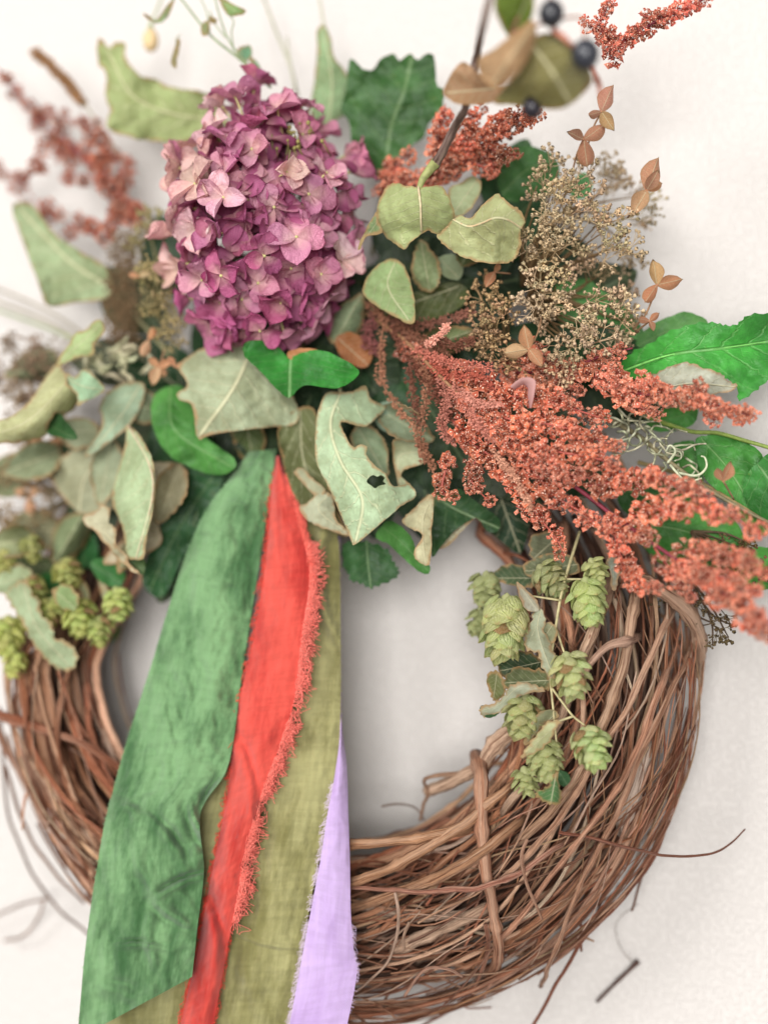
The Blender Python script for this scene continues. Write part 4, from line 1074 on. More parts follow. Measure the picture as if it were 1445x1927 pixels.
# ================================================================== HOPS
def bract_mesh(seed):
    rg = random.Random(seed); mb = MB(); nu, nv = 5, 4; vs, luv, fs = [], [], []
    for i in range(nu + 1):
        u = i / nu
        w = .52 * math.sin(math.pi * (u * .84 + .12)) ** .7 * (1 - .8 * max(0, u - .72) / .28)
        for j in range(nv + 1):
            s = j / nv * 2 - 1
            vs.append(Vector((u, w * s, .22 * math.sin(u * 2.6) - .30 * s * s * w * 2 + (.10 * u * u if seed % 2 else -.02) + .05 * noise.noise(Vector((u * 3, s * 2, seed)))))); luv.append((u, s, abs(s)))
    n = nv + 1
    for i in range(nu):
        for j in range(nv): fs.append((i * n + j, (i + 1) * n + j, (i + 1) * n + j + 1, i * n + j + 1))
    mb.add(vs, fs, luv); return mb
BRACT = [bract_mesh(k).mesh('bract', [M['bract']]) for k in range(5)]
mb = MB(); ball(mb, (0, 0, -.5), .5, 8, 6, sq=(.5, .5, 1.0)); HOPCORE = mb.mesh('hop_cone', [M['bract']])
def hop(t, x, y, d, length, width, down, col, seed, n=32, joined=False):
    """down: direction the tip of the cone points, in the picture (deg) and towards the camera"""
    rg = random.Random(seed); a = R(down[0])
    ax = (AX * math.cos(a) + AY * math.sin(a) - VIEW * down[1]).normalized()       # base -> tip
    L, W = length * PXM * .92, width * PXM * 1.06
    base = P(x, y, d) - ax * L * .5
    f = t.inst('hop_cone', HOPCORE, frame(base, -ax, 0, (W * .8, W * .8, L * .92)), mix(col, srgb(90, 90, 40), .5))
    # parts relative to an unscaled frame at the base: undo the core's scale
    und = Matrix.Diagonal((1 / (W * .8), 1 / (W * .8), 1 / (L * .92), 1))
    jm = MB(); n = int(n * 1.15)
    for k in range(n):
        tt = (k + .5) / n
        tt = tt ** .9
        ang = k * 2.399 + rg.uniform(-.25, .25)
        prof = math.sin(math.pi * (tt * .72 + .20)) ** .8
        r0 = W * .5 * .74 * prof
        z = -L * (tt * .84)
        bl = L * (.37 - .10 * tt) * rg.uniform(.88, 1.14)
        pit = R(56 + 24 * tt) + rg.uniform(-.26, .16)        # how far it leans down the cone
        m = Matrix.Rotation(ang, 4, 'Z') @ Matrix.Translation((r0 * .75, 0, z)) @ Matrix.Rotation(pit, 4, 'Y') @ Matrix.Rotation(rg.uniform(-.2, .2), 4, 'X') @ Matrix.Diagonal((bl, bl * 1.05, bl, 1))
        c = vary(col, .07, .14, rg)
        if rg.random() < .07: c = srgb(186, 132, 84)
        if joined:
            me = rg.choice(BRACT); mw = Matrix.Translation(base) @ frame(Vector((0, 0, 0)), -ax).to_3x3().to_4x4() @ m
            jm.add([mw @ v.co for v in me.vertices], [tuple(p.vertices) for p in me.polygons], [tuple(a.vector) for a in me.attributes['luv'].data])
        else:
            t.inst('bract', rg.choice(BRACT), und @ m, c, parent=f)
    if joined: t.part('bracts', jm, M['bract'], col, kind='stuff')
HG = srgb(232, 232, 166)
ht = Thing('hop_vine', 'dried hop vine with pale green cones hanging over the right of the ring', 'hop vine', P(1090, 1010, .08), 'hop vines')
mb = MB(); tube(mb, [P(*p) for p in catmull([(1090, 1000, .085), (1060, 1100, .1), (1045, 1180, .108), (1035, 1260, .112), (1040, 1330, .114), (1045, 1380, .114), (1050, 1440, .112)], 6)], taper(.0010, .0006), 6)
for b_ in ([(1038, 1295, .114), (1060, 1325, .118), (1078, 1348, .12), (1100, 1365, .118)], [(1078, 1348, .12), (1050, 1358, .12), (1030, 1370, .118)], [(1045, 1180, .108), (1060, 1225, .112), (1066, 1240, .112)], [(1055, 1130, .104), (990, 1120, .108)], [(1045, 1180, .108), (1030, 1200, .112), (1000, 1190, .112)], [(1065, 1090, .1), (1100, 1090, .104)], [(1050, 1440, .112), (1054, 1470, .115)]):
    tube(mb, [P(*p) for p in catmull(b_, 5)], taper(.0008, .0006), 5)
ht.part('stem', mb, M['stem'], srgb(170, 160, 120))
for hi_, a in enumerate([(949, 1176, .112, 128, 88, (-96, .25), HG, 1, 36), (1106, 1130, .108, 96, 74, (-84, .2), srgb(222, 232, 158), 2, 32), (1073, 1268, .118, 92, 78, (-80, .45), srgb(232, 234, 172), 3, 32), (1110, 1405, .122, 84, 76, (-70, .6), srgb(232, 240, 178), 4, 32),
          (985, 1345, .11, 88, 80, (-100, .3), srgb(206, 204, 144), 5, 30), (1035, 1090, .096, 80, 72, (-50, .4), srgb(196, 194, 138), 6, 30), (1120, 1075, .104, 60, 50, (-70, .4), HG, 7, 22), (1025, 1430, .114, 80, 74, (-80, .3), srgb(210, 212, 150), 8, 30), (915, 1110, .08, 80, 62, (-90, .1), srgb(196, 200, 142), 9, 28), (900, 1170, .075, 60, 50, (-110, .1), srgb(196, 200, 142), 10, 22), (990, 1470, .112, 60, 56, (-80, .3), srgb(210, 212, 150), 11, 20)]):
    hop(ht, *a, joined=hi_ > 5)
GG = srgb(160, 160, 136); DG = srgb(52, 70, 42)
for o, rb, c, kd, kw in [
    ([(972, 1095), (990, 1110), (1010, 1130), (1012, 1150), (990, 1148), (978, 1125)], [(972, 1095, .112), (1010, 1148, .116)], srgb(176, 170, 152), 'dry', dict(fold=.6, wave=.003)),
    ([(1012, 1138), (1025, 1160), (1022, 1185), (1035, 1210), (1045, 1245), (1042, 1278), (1020, 1255), (1010, 1228), (990, 1222), (988, 1195), (1000, 1165)], [(1018, 1145, .116), (1012, 1190, .12), (1040, 1274, .118)], srgb(170, 172, 146), 'dry', dict(fold=-.7, wave=.004, serr=4, jag=1.5)),
    ([(955, 1270), (970, 1255), (1000, 1258), (1030, 1265), (1035, 1295), (1000, 1300), (960, 1300), (945, 1290)], [(1035, 1280, .108), (950, 1285, .106)], srgb(112, 118, 82), 'dry', dict(fold=.5, wave=.004, serr=5, jag=2)),
    ([(905, 1330), (930, 1322), (948, 1310), (960, 1290), (985, 1284), (1010, 1290), (1025, 1300), (990, 1305), (965, 1318), (940, 1340), (915, 1350), (903, 1342)], [(1022, 1298, .118), (975, 1294, .12), (940, 1325, .114), (905, 1338, .11)], srgb(186, 188, 164), 'dry', dict(fold=-.8, wave=.003, serr=3)),
    ([(903, 1330), (925, 1326), (945, 1328), (935, 1345), (915, 1350)], [(945, 1334, .106), (904, 1338, .104)], srgb(40, 84, 44), 'fresh', dict(fold=.4, wave=.002)),
    ([(980, 1425), (995, 1400), (1015, 1375), (1030, 1358), (1055, 1358), (1045, 1372), (1035, 1395), (1010, 1415)], [(1054, 1360, .122), (1020, 1388, .126), (980, 1426, .122)], srgb(196, 196, 150), 'dry', dict(fold=-.5, wave=.003, serr=3)),
    ([(1010, 1500), (1008, 1490), (1030, 1480), (1040, 1460), (1048, 1450), (1052, 1480), (1056, 1500), (1050, 1514), (1030, 1512)], [(1046, 1455, .122), (1036, 1512, .126)], srgb(92, 130, 80), 'dry', dict(fold=-.9, wave=.003, serr=4)),
    ([(1052, 1450), (1068, 1455), (1072, 1470), (1060, 1480), (1050, 1470)], [(1052, 1452, .12), (1066, 1476, .12)], srgb(44, 90, 48), 'fresh', dict(fold=.5, wave=.001)),
    ([(935, 1250), (950, 1230), (985, 1225), (1010, 1235), (1030, 1260), (990, 1275), (950, 1275)], [(1020, 1245, .1), (945, 1262, .098)], DG, 'dry', dict(fold=.3, wave=.004, jag=2)),
    ([(918, 1270), (935, 1262), (948, 1280), (948, 1310), (930, 1320), (922, 1300)], [(935, 1265, .1), (928, 1318, .1)], srgb(120, 124, 76), 'dry', dict(wave=.004, jag=3)),
    ([(1010, 1345), (1040, 1335), (1050, 1350), (1020, 1365), (995, 1400), (985, 1395)], [(1045, 1342, .112), (990, 1396, .112)], srgb(150, 150, 116), 'dry', dict(fold=.5, wave=.003)),
    ([(985, 1060), (1040, 1040), (1080, 1050), (1090, 1080), (1040, 1075), (1000, 1085)], [(1088, 1062, .085), (990, 1075, .085)], srgb(110, 114, 84), 'dry', dict(wave=.006, jag=3)),
    ([(930, 1080), (960, 1060), (1010, 1075), (1000, 1105), (950, 1100)], [(1008, 1088, .08), (935, 1088, .08)], srgb(70, 88, 56), 'dry', dict(wave=.006, jag=3)),
    ([(1000, 1010), (1040, 1000), (1060, 1030), (1040, 1060), (1000, 1050)], [(1050, 1010, .075), (1005, 1050, .075)], srgb(110, 112, 86), 'dry', dict(wave=.006, jag=3)),
    ([(1140, 1060), (1155, 1040), (1165, 1070), (1160, 1105), (1150, 1110), (1148, 1080)], [(1152, 1042, .1), (1155, 1108, .1)], srgb(166, 170, 156), 'dry', dict(wave=.003, jag=2)),
    ([(1010, 1190), (1030, 1170), (1045, 1180), (1045, 1205), (1020, 1215)], [(1040, 1175, .112), (1015, 1212, .112)], srgb(150, 150, 116), 'dry', dict(wave=.003, jag=2)),
]:
    ht.part('leaf', leaf_mesh(o, rb, seed=int(o[0][0]), step=6, **kw), M[kd], c, solid=.0004)
hl = Thing('hop_vine', 'blurred hop cones and leaves at the lower left of the bouquet', 'hop vine', P(120, 1060, .05), 'hop vines')
mb = MB(); tube(mb, [P(*p) for p in catmull([(160, 1010, .05), (130, 1070, .065), (110, 1130, .07), (60, 1190, .07), (10, 1230, .07)], 6)], taper(.0010, .0007), 6)
hl.part('stem', mb, M['stem'], srgb(150, 140, 90))
for a in [(150, 1160, .094, 84, 74, (-80, .4), srgb(240, 242, 144), 21, 26), (222, 1135, .092, 76, 66, (-80, .3), srgb(230, 240, 146), 22, 26), (14, 1195, .096, 90, 80, (-90, .3), srgb(240, 240, 144), 23, 26), (128, 1076, .090, 70, 64, (-60, .5), srgb(214, 210, 122), 24, 24), (5, 1060, .086, 70, 64, (-90, .2), srgb(220, 212, 126), 25, 24), (62, 1110, .09, 70, 62, (-70, .4), srgb(208, 208, 116), 31, 24), (188, 1185, .092, 66, 58, (-90, .3), srgb(214, 222, 130), 32, 22), (95, 1150, .09, 70, 60, (-100, .4), srgb(204, 204, 110), 33, 24), (60, 1030, .085, 60, 56, (-80, .3), srgb(194, 194, 112), 34, 22), (30, 1250, .096, 60, 54, (-90, .2), srgb(234, 236, 138), 26, 20)]:
    hop(hl, *a)
for o, rb, c, kd, kw in [
    ([(12, 1118), (30, 1098), (54, 1092), (60, 1118), (74, 1128), (80, 1158), (98, 1172), (104, 1200), (130, 1208), (148, 1236), (134, 1262), (104, 1256), (84, 1238), (60, 1206), (42, 1170), (24, 1142)], [(45, 1100, .1), (70, 1180, .108), (128, 1250, .104)], srgb(172, 184, 146), 'dry', dict(fold=-.4, wave=.003, serr=4)),
    ([(0, 1080), (30, 1060), (60, 1075), (66, 1105), (30, 1120), (-10, 1110)], [(60, 1085, .09), (0, 1098, .094)], srgb(178, 190, 150), 'dry', dict(fold=-.4, wave=.004, serr=3)),
    ([(100, 1110), (130, 1100), (150, 1125), (140, 1150), (110, 1140)], [(105, 1112, .1), (142, 1145, .102)], srgb(150, 172, 116), 'dry', dict(fold=.4, wave=.004, serr=3)),
    ([(170, 1060), (205, 1050), (235, 1075), (225, 1105), (190, 1095)], [(175, 1062, .078), (228, 1095, .08)], srgb(44, 112, 46), 'fresh', dict(fold=.3, wave=.004)),
    ([(110, 795), (150, 785), (185, 800), (180, 835), (140, 845), (112, 825)], [(180, 810, .08), (112, 815, .084)], srgb(160, 164, 132), 'dry', dict(fold=-.3, wave=.004)),
    ([(60, 760), (100, 740), (130, 760), (110, 800), (70, 800)], [(125, 765, .07), (65, 785, .072)], srgb(132, 142, 104), 'dry', dict(wave=.004)),
    ([(-20, 880), (30, 850), (60, 880), (40, 930), (-20, 930)], [(55, 870, .05), (-15, 915, .052)], srgb(140, 146, 110), 'dry', dict(wave=.004)),
    ([(64, 1100), (85, 1078), (112, 1090), (116, 1120), (85, 1130), (66, 1120)], [(112, 1100, .06), (70, 1112, .062)], srgb(46, 128, 50), 'fresh', dict(wave=.003)),
    ([(120, 1020), (150, 995), (180, 1010), (185, 1050), (160, 1070), (130, 1050)], [(150, 1000, .05), (160, 1065, .055)], srgb(30, 104, 44), 'fresh', dict(wave=.003)),
    ([(145, 1100), (160, 1095), (170, 1120), (160, 1160), (152, 1150), (155, 1125)], [(150, 1100, .082), (158, 1155, .082)], srgb(186, 186, 148), 'dry', dict(wave=.002)),
    ([(185, 1085), (200, 1100), (212, 1140), (205, 1150), (192, 1120)], [(188, 1088, .08), (208, 1146, .08)], srgb(170, 172, 138), 'dry', dict(wave=.002)),
    ([(180, 1150), (210, 1160), (225, 1190), (200, 1215), (180, 1195)], [(190, 1155, .05), (202, 1210, .05)], srgb(88, 128, 60), 'fresh', dict(wave=.002)),
    ([(20, 1050), (60, 1040), (100, 1050), (110, 1080), (60, 1090), (20, 1085)], [(105, 1065, .05), (22, 1068, .05)], srgb(96, 110, 70), 'dry', dict(wave=.004, jag=3)),
    ([(10, 990), (50, 960), (100, 970), (125, 1010), (90, 1035), (40, 1020)], [(120, 1000, .052), (15, 990, .052)], srgb(132, 128, 96), 'dry', dict(wave=.004)),
]:
    hl.part('leaf', leaf_mesh(o, rb, seed=int(o[0][0]) + 3, step=8, **kw), M[kd], c, solid=.0004)

# ================================================================== BERRY BRANCH (nearest the lens, top) WITH TWO PALE FOLDED LEAVES
br = Thing('berry_branch', 'grey twig with dark berries and folded green leaves, crossing the top', 'branch', P(790, 352, .13))
mb = MB(); tube(mb, [P(*p) for p in catmull([(818, 312, .138), (838, 275, .15), (858, 235, .163), (878, 195, .196), (896, 110, .2), (908, 50, .252), (925, -20, .262)], 8)], lambda u: .0028 - .0012 * u + .0006 * math.exp(-((u - .25) / .03) ** 2), 8, lump=.25)
br.part('twig', mb, M['bark'], srgb(150, 126, 116))
mb = MB(); tube(mb, [P(*p) for p in catmull([(820, 306, .139), (808, 320, .142), (795, 338, .142), (788, 356, .142)], 6)], lambda u: .0034 - .0018 * u, 8)
br.part('leaf_stalk', mb, M['stem'], srgb(140, 144, 90))
leaf(None, None, [(709, 407), (711, 386), (724, 356), (740, 345), (765, 349), (787, 352), (806, 351), (828, 349), (844, 370), (854, 399), (849, 424), (823, 441), (806, 434), (792, 441), (777, 453), (760, 469), (748, 461), (729, 448), (715, 428)],
     [(787, 351, .142), (791, 385, .147), (792, 415, .145), (793, 436, .139)], srgb(176, 184, 122), thing=br, part='leaf', fold=-.35, curl=-.010, wave=.003, jag=1.2, seed=1, step=7, ribr=.0007, ribcol=srgb(206, 186, 150))
leaf(None, None, [(823, 444), (835, 432), (853, 412), (866, 407), (885, 409), (906, 388), (931, 365), (943, 370), (960, 386), (976, 394), (987, 415), (978, 436), (980, 461), (972, 482), (956, 494), (922, 496), (889, 490), (860, 478), (835, 461)],
     [(854, 414, .142), (881, 426, .144), (906, 420, .147), (931, 410, .148), (956, 414, .146), (984, 432, .14)], srgb(184, 184, 128), thing=br, part='leaf', fold=-.55, curl=.004, wave=.003, jag=1.5, seed=2, step=7, ribr=.0006, ribcol=srgb(190, 164, 126))
leaf(None, None, [(673, 469), (682, 444), (707, 400), (711, 415), (719, 438), (690, 446), (679, 467)], [(712, 415, .136), (674, 468, .13)], srgb(124, 148, 92), thing=br, part='leaf', wave=.002, seed=3, step=7)
for o, rb, c, kw in [
    ([(930, 5), (950, -25), (1000, -30), (1004, 15), (992, 48), (962, 70), (944, 50)], [(1000, -20, .255), (962, 66, .245)], srgb(110, 132, 44), dict(fold=.3, wave=.004)),
    ([(900, 112), (925, 95), (960, 68), (1002, 38), (1008, 70), (992, 110), (962, 150), (936, 167), (906, 146)], [(1005, 45, .252), (955, 115, .258), (925, 160, .245)], srgb(190, 140, 98), dict(fold=-.7, wave=.003)),
    ([(834, 168), (868, 118), (900, 138), (935, 166), (962, 158), (932, 190), (872, 197), (846, 188)], [(960, 164, .2), (840, 175, .2)], srgb(186, 134, 98), dict(fold=.5, wave=.004)),
    ([(1000, 72), (1042, 64), (1090, 100), (1112, 140), (1106, 166), (1062, 202), (1000, 203), (960, 197), (928, 192), (962, 152), (990, 110)], [(1000, 85, .246), (1035, 130, .256), (1070, 190, .244)], srgb(140, 126, 58), dict(fold=-.9, wave=.008)),
]:
    leaf(None, None, o, rb, c, thing=br, part='leaf', seed=int(o[0][0]), step=9, **kw)
for (x, y, d, r, c) in [(1037, 25, .252, 27, (36, 37, 43)), (1101, 102, .252, 30, (44, 46, 54)), (1001, 202, .230, 22, (30, 26, 34))]:
    mb = MB(); ball(mb, P(x, y, d), r * PXM * .70, 16, 10, sq=(1, 1, 1.1)); b = br.part('berry', mb, M['berry'], srgb(*c))
    mb = MB(); c0 = P(x, y, d); tube(mb, catmull([c0 + Vector((0, 0, r * PXM * .8)), c0 + Vector((-.004, .002, .02)), P(960, 60, .245)], 5), .0007, 5); br.part('berry_stalk', mb, M['stem'], srgb(150, 104, 84), parent=b)
mb = MB(); tube(mb, [P(*p) for p in catmull([(1040, 55, .245), (1075, 85, .246), (1115, 130, .2), (1130, 175, .235)], 6)], .0014, 6, lump=.8); br.part('berry_stalk', mb, M['stem'], srgb(176, 112, 92))

# ================================================================== SINGLE LEAVES
leaf('lobed_leaf', 'yellow green dried leaf with a notched lobe at the top left', [(184, 74), (194, 75), (204, 88), (212, 86), (217, 80), (237, 83), (235, 104), (244, 121), (263, 142), (277, 145), (294, 149), (311, 159), (346, 168), (380, 172), (420, 190), (420, 250), (363, 266), (332, 268), (287, 266), (242, 258), (208, 246), (201, 228), (207, 208), (199, 180), (201, 149), (194, 128), (185, 121)],
     [(420, 225, .055), (330, 215, .062), (250, 180, .07), (205, 100, .074)], srgb(164, 174, 110), fold=-.25, curl=.006, wave=.006, jag=1.5, seed=4, stalk=[(470, 260, .045), (520, 400, .04)])
leaf('folded_leaf', 'smooth grey green leaf, folded flat, at the left edge below the rusty plume', [(24, 388), (58, 384), (78, 405), (105, 440), (150, 472), (200, 502), (212, 545), (190, 565), (150, 568), (92, 576), (72, 530), (42, 450)], [(205, 540, .055), (130, 490, .058), (40, 395, .06)], srgb(160, 174, 130), fold=.2, curl=.01, wave=.004, seed=5, stalk=[(260, 600, .05), (330, 680, .04)])
t = leaf('curled_leaf', 'pale curled leaf rolled like a tube at the left edge, dark green inside', [(110, 685), (123, 702), (129, 724), (149, 743), (142, 766), (123, 780), (106, 777), (92, 799), (88, 818), (60, 828), (30, 833), (-20, 832), (-20, 800), (22, 784), (56, 754), (75, 728), (93, 702)], [(125, 720, .118), (85, 765, .128), (40, 800, .13), (-15, 818, .128)], srgb(196, 192, 140), curl=-.02, wave=.003, jag=1.2, seed=6)
leaf(None, None, [(191, 603), (198, 624), (180, 646), (176, 668), (149, 672), (116, 687), (106, 690), (112, 672), (131, 646), (142, 627), (164, 620), (176, 605)], [(112, 682, .118), (150, 648, .122), (188, 612, .116)], srgb(178, 194, 132), thing=t, part='curled_edge', fold=-.4, wave=.003, seed=7)
leaf(None, None, [(125, 702), (142, 709), (157, 695), (179, 706), (198, 732), (187, 743), (157, 758), (146, 764), (146, 743), (128, 724)], [(130, 715, .114), (160, 728, .12), (195, 734, .112)], srgb(164, 196, 158), thing=t, part='curled_edge', fold=-.3, wave=.004, jag=1.5, seed=8)
leaf(None, None, [(100, 776), (112, 776), (123, 790), (144, 816), (142, 827), (108, 822), (88, 812)], [(95, 800, .112), (140, 824, .116)], srgb(38, 92, 36), 'fresh', thing=t, part='inner_face', fold=.4, wave=.002, seed=9, rim=False)
t = leaf('curled_leaf', 'long pale green leaf curled to a point, left of the green ribbon', [(239, 799), (262, 818), (280, 848), (290, 878), (292, 926), (285, 975), (276, 1016), (271, 1050), (255, 1053), (239, 1050), (236, 1020), (230, 990), (224, 975), (211, 941), (220, 896), (232, 851), (238, 822)], [(241, 800, .1), (280, 870, .116), (288, 930, .12), (268, 1010, .12), (256, 1052, .118)], srgb(178, 194, 150), curl=-.016, wave=.003, seed=10, ribr=.0005, ribcol=srgb(208, 184, 156))
leaf(None, None, [(155, 977), (179, 962), (196, 949), (209, 964), (206, 982), (221, 997), (218, 1023), (237, 1042), (243, 1061), (266, 1081), (240, 1068), (209, 1035), (179, 1001)], [(160, 976, .112), (205, 1010, .118), (262, 1078, .116)], srgb(206, 196, 166), thing=t, part='torn_edge', fold=-.5, wave=.004, jag=2, seed=11, step=6)
leaf(None, None, [(238, 1046), (270, 1048), (272, 1078), (262, 1080), (246, 1062)], [(240, 1052, .11), (268, 1074, .112)], srgb(70, 96, 44), 'fresh', thing=t, part='inner_face', wave=.001, seed=12, rim=False)
leaf(None, None, [(187, 769), (202, 739), (239, 719), (272, 724), (268, 760), (245, 800), (212, 828), (168, 859), (163, 848), (187, 814), (192, 784)], [(262, 728, .09), (230, 780, .098), (168, 855, .1)], srgb(166, 186, 156), thing=t, part='curled_edge', fold=-.4, wave=.003, seed=13)
leaf('dried_leaf', 'flat olive beige leaf behind the long curled one at the left', [(97, 889), (123, 855), (168, 838), (215, 832), (225, 896), (215, 955), (164, 968), (138, 956), (112, 926)], [(210, 845, .07), (160, 900, .075), (150, 960, .076)], srgb(164, 160, 128), fold=-.3, wave=.004, seed=14)
leaf('dried_leaf', 'beige dried leaf showing between the curled leaf and the green ribbon', [(270, 880), (310, 870), (338, 880), (330, 930), (300, 975), (305, 1020), (270, 1045), (230, 1060), (195, 1060), (215, 1030), (255, 1000), (280, 950)], [(325, 880, .075), (290, 970, .08), (210, 1052, .08)], srgb(192, 172, 146), fold=.3, wave=.005, seed=15)
leaf('dried_leaf', 'broad grey green leaf with a cut edge just below the pink bloom', [(337, 690), (360, 668), (400, 650), (470, 655), (520, 700), (552, 745), (558, 796), (480, 806), (400, 818), (373, 825), (366, 780), (358, 760), (338, 752), (335, 740), (352, 724)], [(470, 665, .095), (440, 730, .108), (380, 815, .112)], srgb(172, 178, 144), fold=-.35, wave=.004, jag=1, seed=16)
leaf('green_leaf', 'bright green curved leaf at the left of the ribbon knot', [(300, 735), (340, 726), (365, 765), (385, 820), (440, 862), (438, 885), (400, 893), (340, 870), (308, 845), (288, 800), (286, 760)], [(320, 730, .085), (330, 810, .1), (435, 878, .095)], srgb(78, 148, 60), 'fresh', fold=-.35, wave=.003, seed=17)
leaf('green_leaf', 'glossy green leaf folded in two lobes right below the pink bloom', [(457, 650), (473, 641), (509, 643), (531, 661), (545, 675), (552, 670), (592, 659), (631, 668), (675, 697), (660, 719), (631, 731), (592, 726), (567, 728), (545, 748), (527, 737), (505, 715), (484, 693), (462, 672)], [(548, 668, .108), (546, 700, .112), (545, 746, .12)], srgb(38, 140, 40), 'fresh', fold=.45, curl=-.008, wave=.003, seed=18, jag=.8)
leaf('curled_leaf', 'large pale grey green leaf with a torn hole, curled, below centre', [(595, 801), (599, 773), (610, 744), (624, 737), (649, 738), (667, 735), (687, 726), (698, 751), (725, 767), (707, 787), (687, 803), (664, 798), (642, 794), (646, 812), (664, 841), (678, 836), (691, 841), (689, 855), (703, 873), (725, 892), (741, 915), (768, 911), (781, 924), (779, 938), (754, 953), (725, 978), (671, 1023), (660, 1014), (642, 971), (617, 913), (595, 866)],
     [(640, 740, .104), (622, 800, .116), (642, 870, .124), (682, 940, .126), (670, 1018, .118)], srgb(184, 202, 164), curl=-.013, wave=.0025, jag=.8, seed=19, step=7, holes=[[(690, 907), (694, 899), (702, 894), (710, 897), (717, 894), (724, 899), (721, 906), (726, 911), (714, 914), (706, 919), (699, 914)]], stalk=[(640, 700, .08), (660, 660, .06)])
leaf('dried_leaf', 'dark olive leaf with a pale rim between coral ribbon and torn leaf', [(523, 816), (540, 782), (590, 768), (604, 860), (632, 955), (655, 1010), (610, 992), (572, 962), (550, 925), (533, 870)], [(565, 775, .085), (575, 880, .088), (640, 1004, .092)], srgb(112, 116, 74), fold=.4, wave=.003, seed=20)
leaf('dried_leaf', 'small pale flap of dried leaf over the coral ribbon top right', [(563, 953), (581, 945), (603, 924), (628, 935), (630, 972), (650, 994), (662, 1008), (631, 1002), (592, 987), (570, 968)], [(620, 930, .1), (600, 960, .108), (655, 1005, .108)], srgb(186, 184, 156), fold=-.4, wave=.004, jag=1.5, seed=21)
leaf('dried_leaf', 'narrow beige dried leaf bit above the pale flap by the coral ribbon', [(554, 888), (568, 880), (588, 900), (612, 922), (600, 938), (585, 925), (566, 905)], [(558, 884, .1), (606, 932, .102)], srgb(176, 172, 140), fold=-.4, wave=.002, seed=22)
leaf('dried_leaf', 'pale ragged leaf under the fuzzy brown strands', [(739, 834), (761, 823), (778, 825), (806, 859), (793, 873), (760, 884), (756, 899), (772, 912), (752, 922), (744, 890)], [(795, 850, .09), (750, 860, .094), (755, 922, .094)], srgb(182, 184, 148), fold=.3, wave=.005, jag=1.5, seed=23)
leaf('dried_leaf', 'cream triangular dried leaf with a notch, below the torn leaf', [(757, 981), (775, 960), (813, 931), (812, 996), (809, 1058), (796, 1062), (783, 1052), (779, 1036), (794, 1007), (776, 996)], [(812, 935, .1), (795, 985, .108), (800, 1060, .108)], srgb(206, 194, 156), fold=-.3, wave=.003, jag=1, seed=24)
leaf('green_leaf', 'green leaf edge curving under the cream triangular leaf', [(707, 1010), (729, 981), (754, 990), (775, 1014), (786, 1046), (808, 1064), (806, 1080), (786, 1074), (754, 1046), (732, 1025)], [(720, 992, .09), (755, 1020, .098), (805, 1074, .096)], srgb(80, 146, 62), 'fresh', fold=-.4, wave=.003, jag=.8, seed=25)
leaf('green_leaf', 'dark green lobed leaf under the left end of the coral plume', [(811, 925), (833, 930), (862, 920), (887, 938), (919, 960), (941, 981), (934, 1002), (914, 998), (896, 975), (862, 994), (833, 1023), (811, 1043)], [(815, 930, .075), (860, 960, .08), (935, 992, .08)], srgb(34, 78, 34), 'fresh', fold=.3, wave=.004, seed=26)
leaf('dried_leaf', 'thin pale leaf edge below the dark lobed leaf over the wall', [(811, 1026), (845, 1008), (880, 978), (896, 970), (870, 998), (845, 1026), (822, 1034)], [(815, 1030, .08), (892, 974, .082)], srgb(200, 192, 164), fold=-.3, wave=.002, seed=27)
leaf('green_leaf', 'dark green leaf with coarse teeth hanging into the ring opening', [(646, 1026), (664, 1018), (696, 1020), (729, 1034), (739, 1055), (750, 1071), (747, 1086), (718, 1100), (696, 1107), (678, 1097), (660, 1093), (653, 1075), (646, 1066)], [(690, 1000, .08), (692, 1050, .086), (698, 1106, .088)], srgb(36, 88, 36), 'fresh', fold=-.3, wave=.003, serr=5, seed=28)
leaf('green_leaf', 'large dark green lobed leaf standing behind the pink bloom at the top', [(657, 116), (667, 114), (682, 129), (702, 131), (715, 112), (740, 101), (752, 114), (771, 101), (785, 112), (802, 101), (816, 106), (819, 137), (823, 162), (835, 168), (835, 186), (827, 210), (806, 235), (798, 258), (777, 272), (744, 300), (715, 330), (682, 330), (665, 307), (657, 233), (642, 205), (652, 166)], [(725, 320, .05), (735, 240, .062), (760, 170, .068), (775, 108, .07)], srgb(58, 106, 46), 'fresh', fold=-.3, curl=.008, wave=.006, jag=1, seed=29, stalk=[(715, 380, .045), (700, 480, .04)])
leaf('green_leaf', 'pale folded green leaf rising behind the top of the pink bloom', [(597, 58), (609, 47), (621, 70), (630, 110), (650, 135), (673, 175), (668, 195), (640, 222), (600, 240), (583, 225), (592, 150), (597, 100)], [(618, 235, .05), (625, 150, .055), (608, 55, .058)], srgb(158, 186, 136), fold=-.9, wave=.003, seed=30, stalk=[(600, 320, .045), (580, 420, .04)])
leaf('green_leaf', 'light green rounded leaf standing free right of the pink bloom', [(682, 542), (700, 508), (735, 487), (760, 500), (775, 540), (781, 580), (776, 610), (745, 597), (710, 577), (690, 562)], [(745, 490, .1), (730, 540, .108), (770, 604, .108)], srgb(150, 172, 110), fold=.25, wave=.003, seed=31, rim=True)
leaf('dried_leaf', 'pale leaf behind the two folded leaves, below the top rust plume', [(843, 358), (865, 345), (889, 332), (906, 345), (898, 374), (885, 395), (866, 408), (850, 405)], [(898, 338, .09), (855, 400, .1)], srgb(172, 180, 136), fold=-.4, wave=.003, seed=32)
leaf('green_leaf', 'green leaf behind the tan head, right of the top rust plume', [(938, 330), (960, 286), (992, 275), (1040, 292), (1052, 330), (1020, 372), (962, 380), (940, 360)], [(945, 365, .06), (990, 320, .066), (1040, 300, .066)], srgb(70, 128, 60), 'fresh', fold=-.35, wave=.004, seed=33)
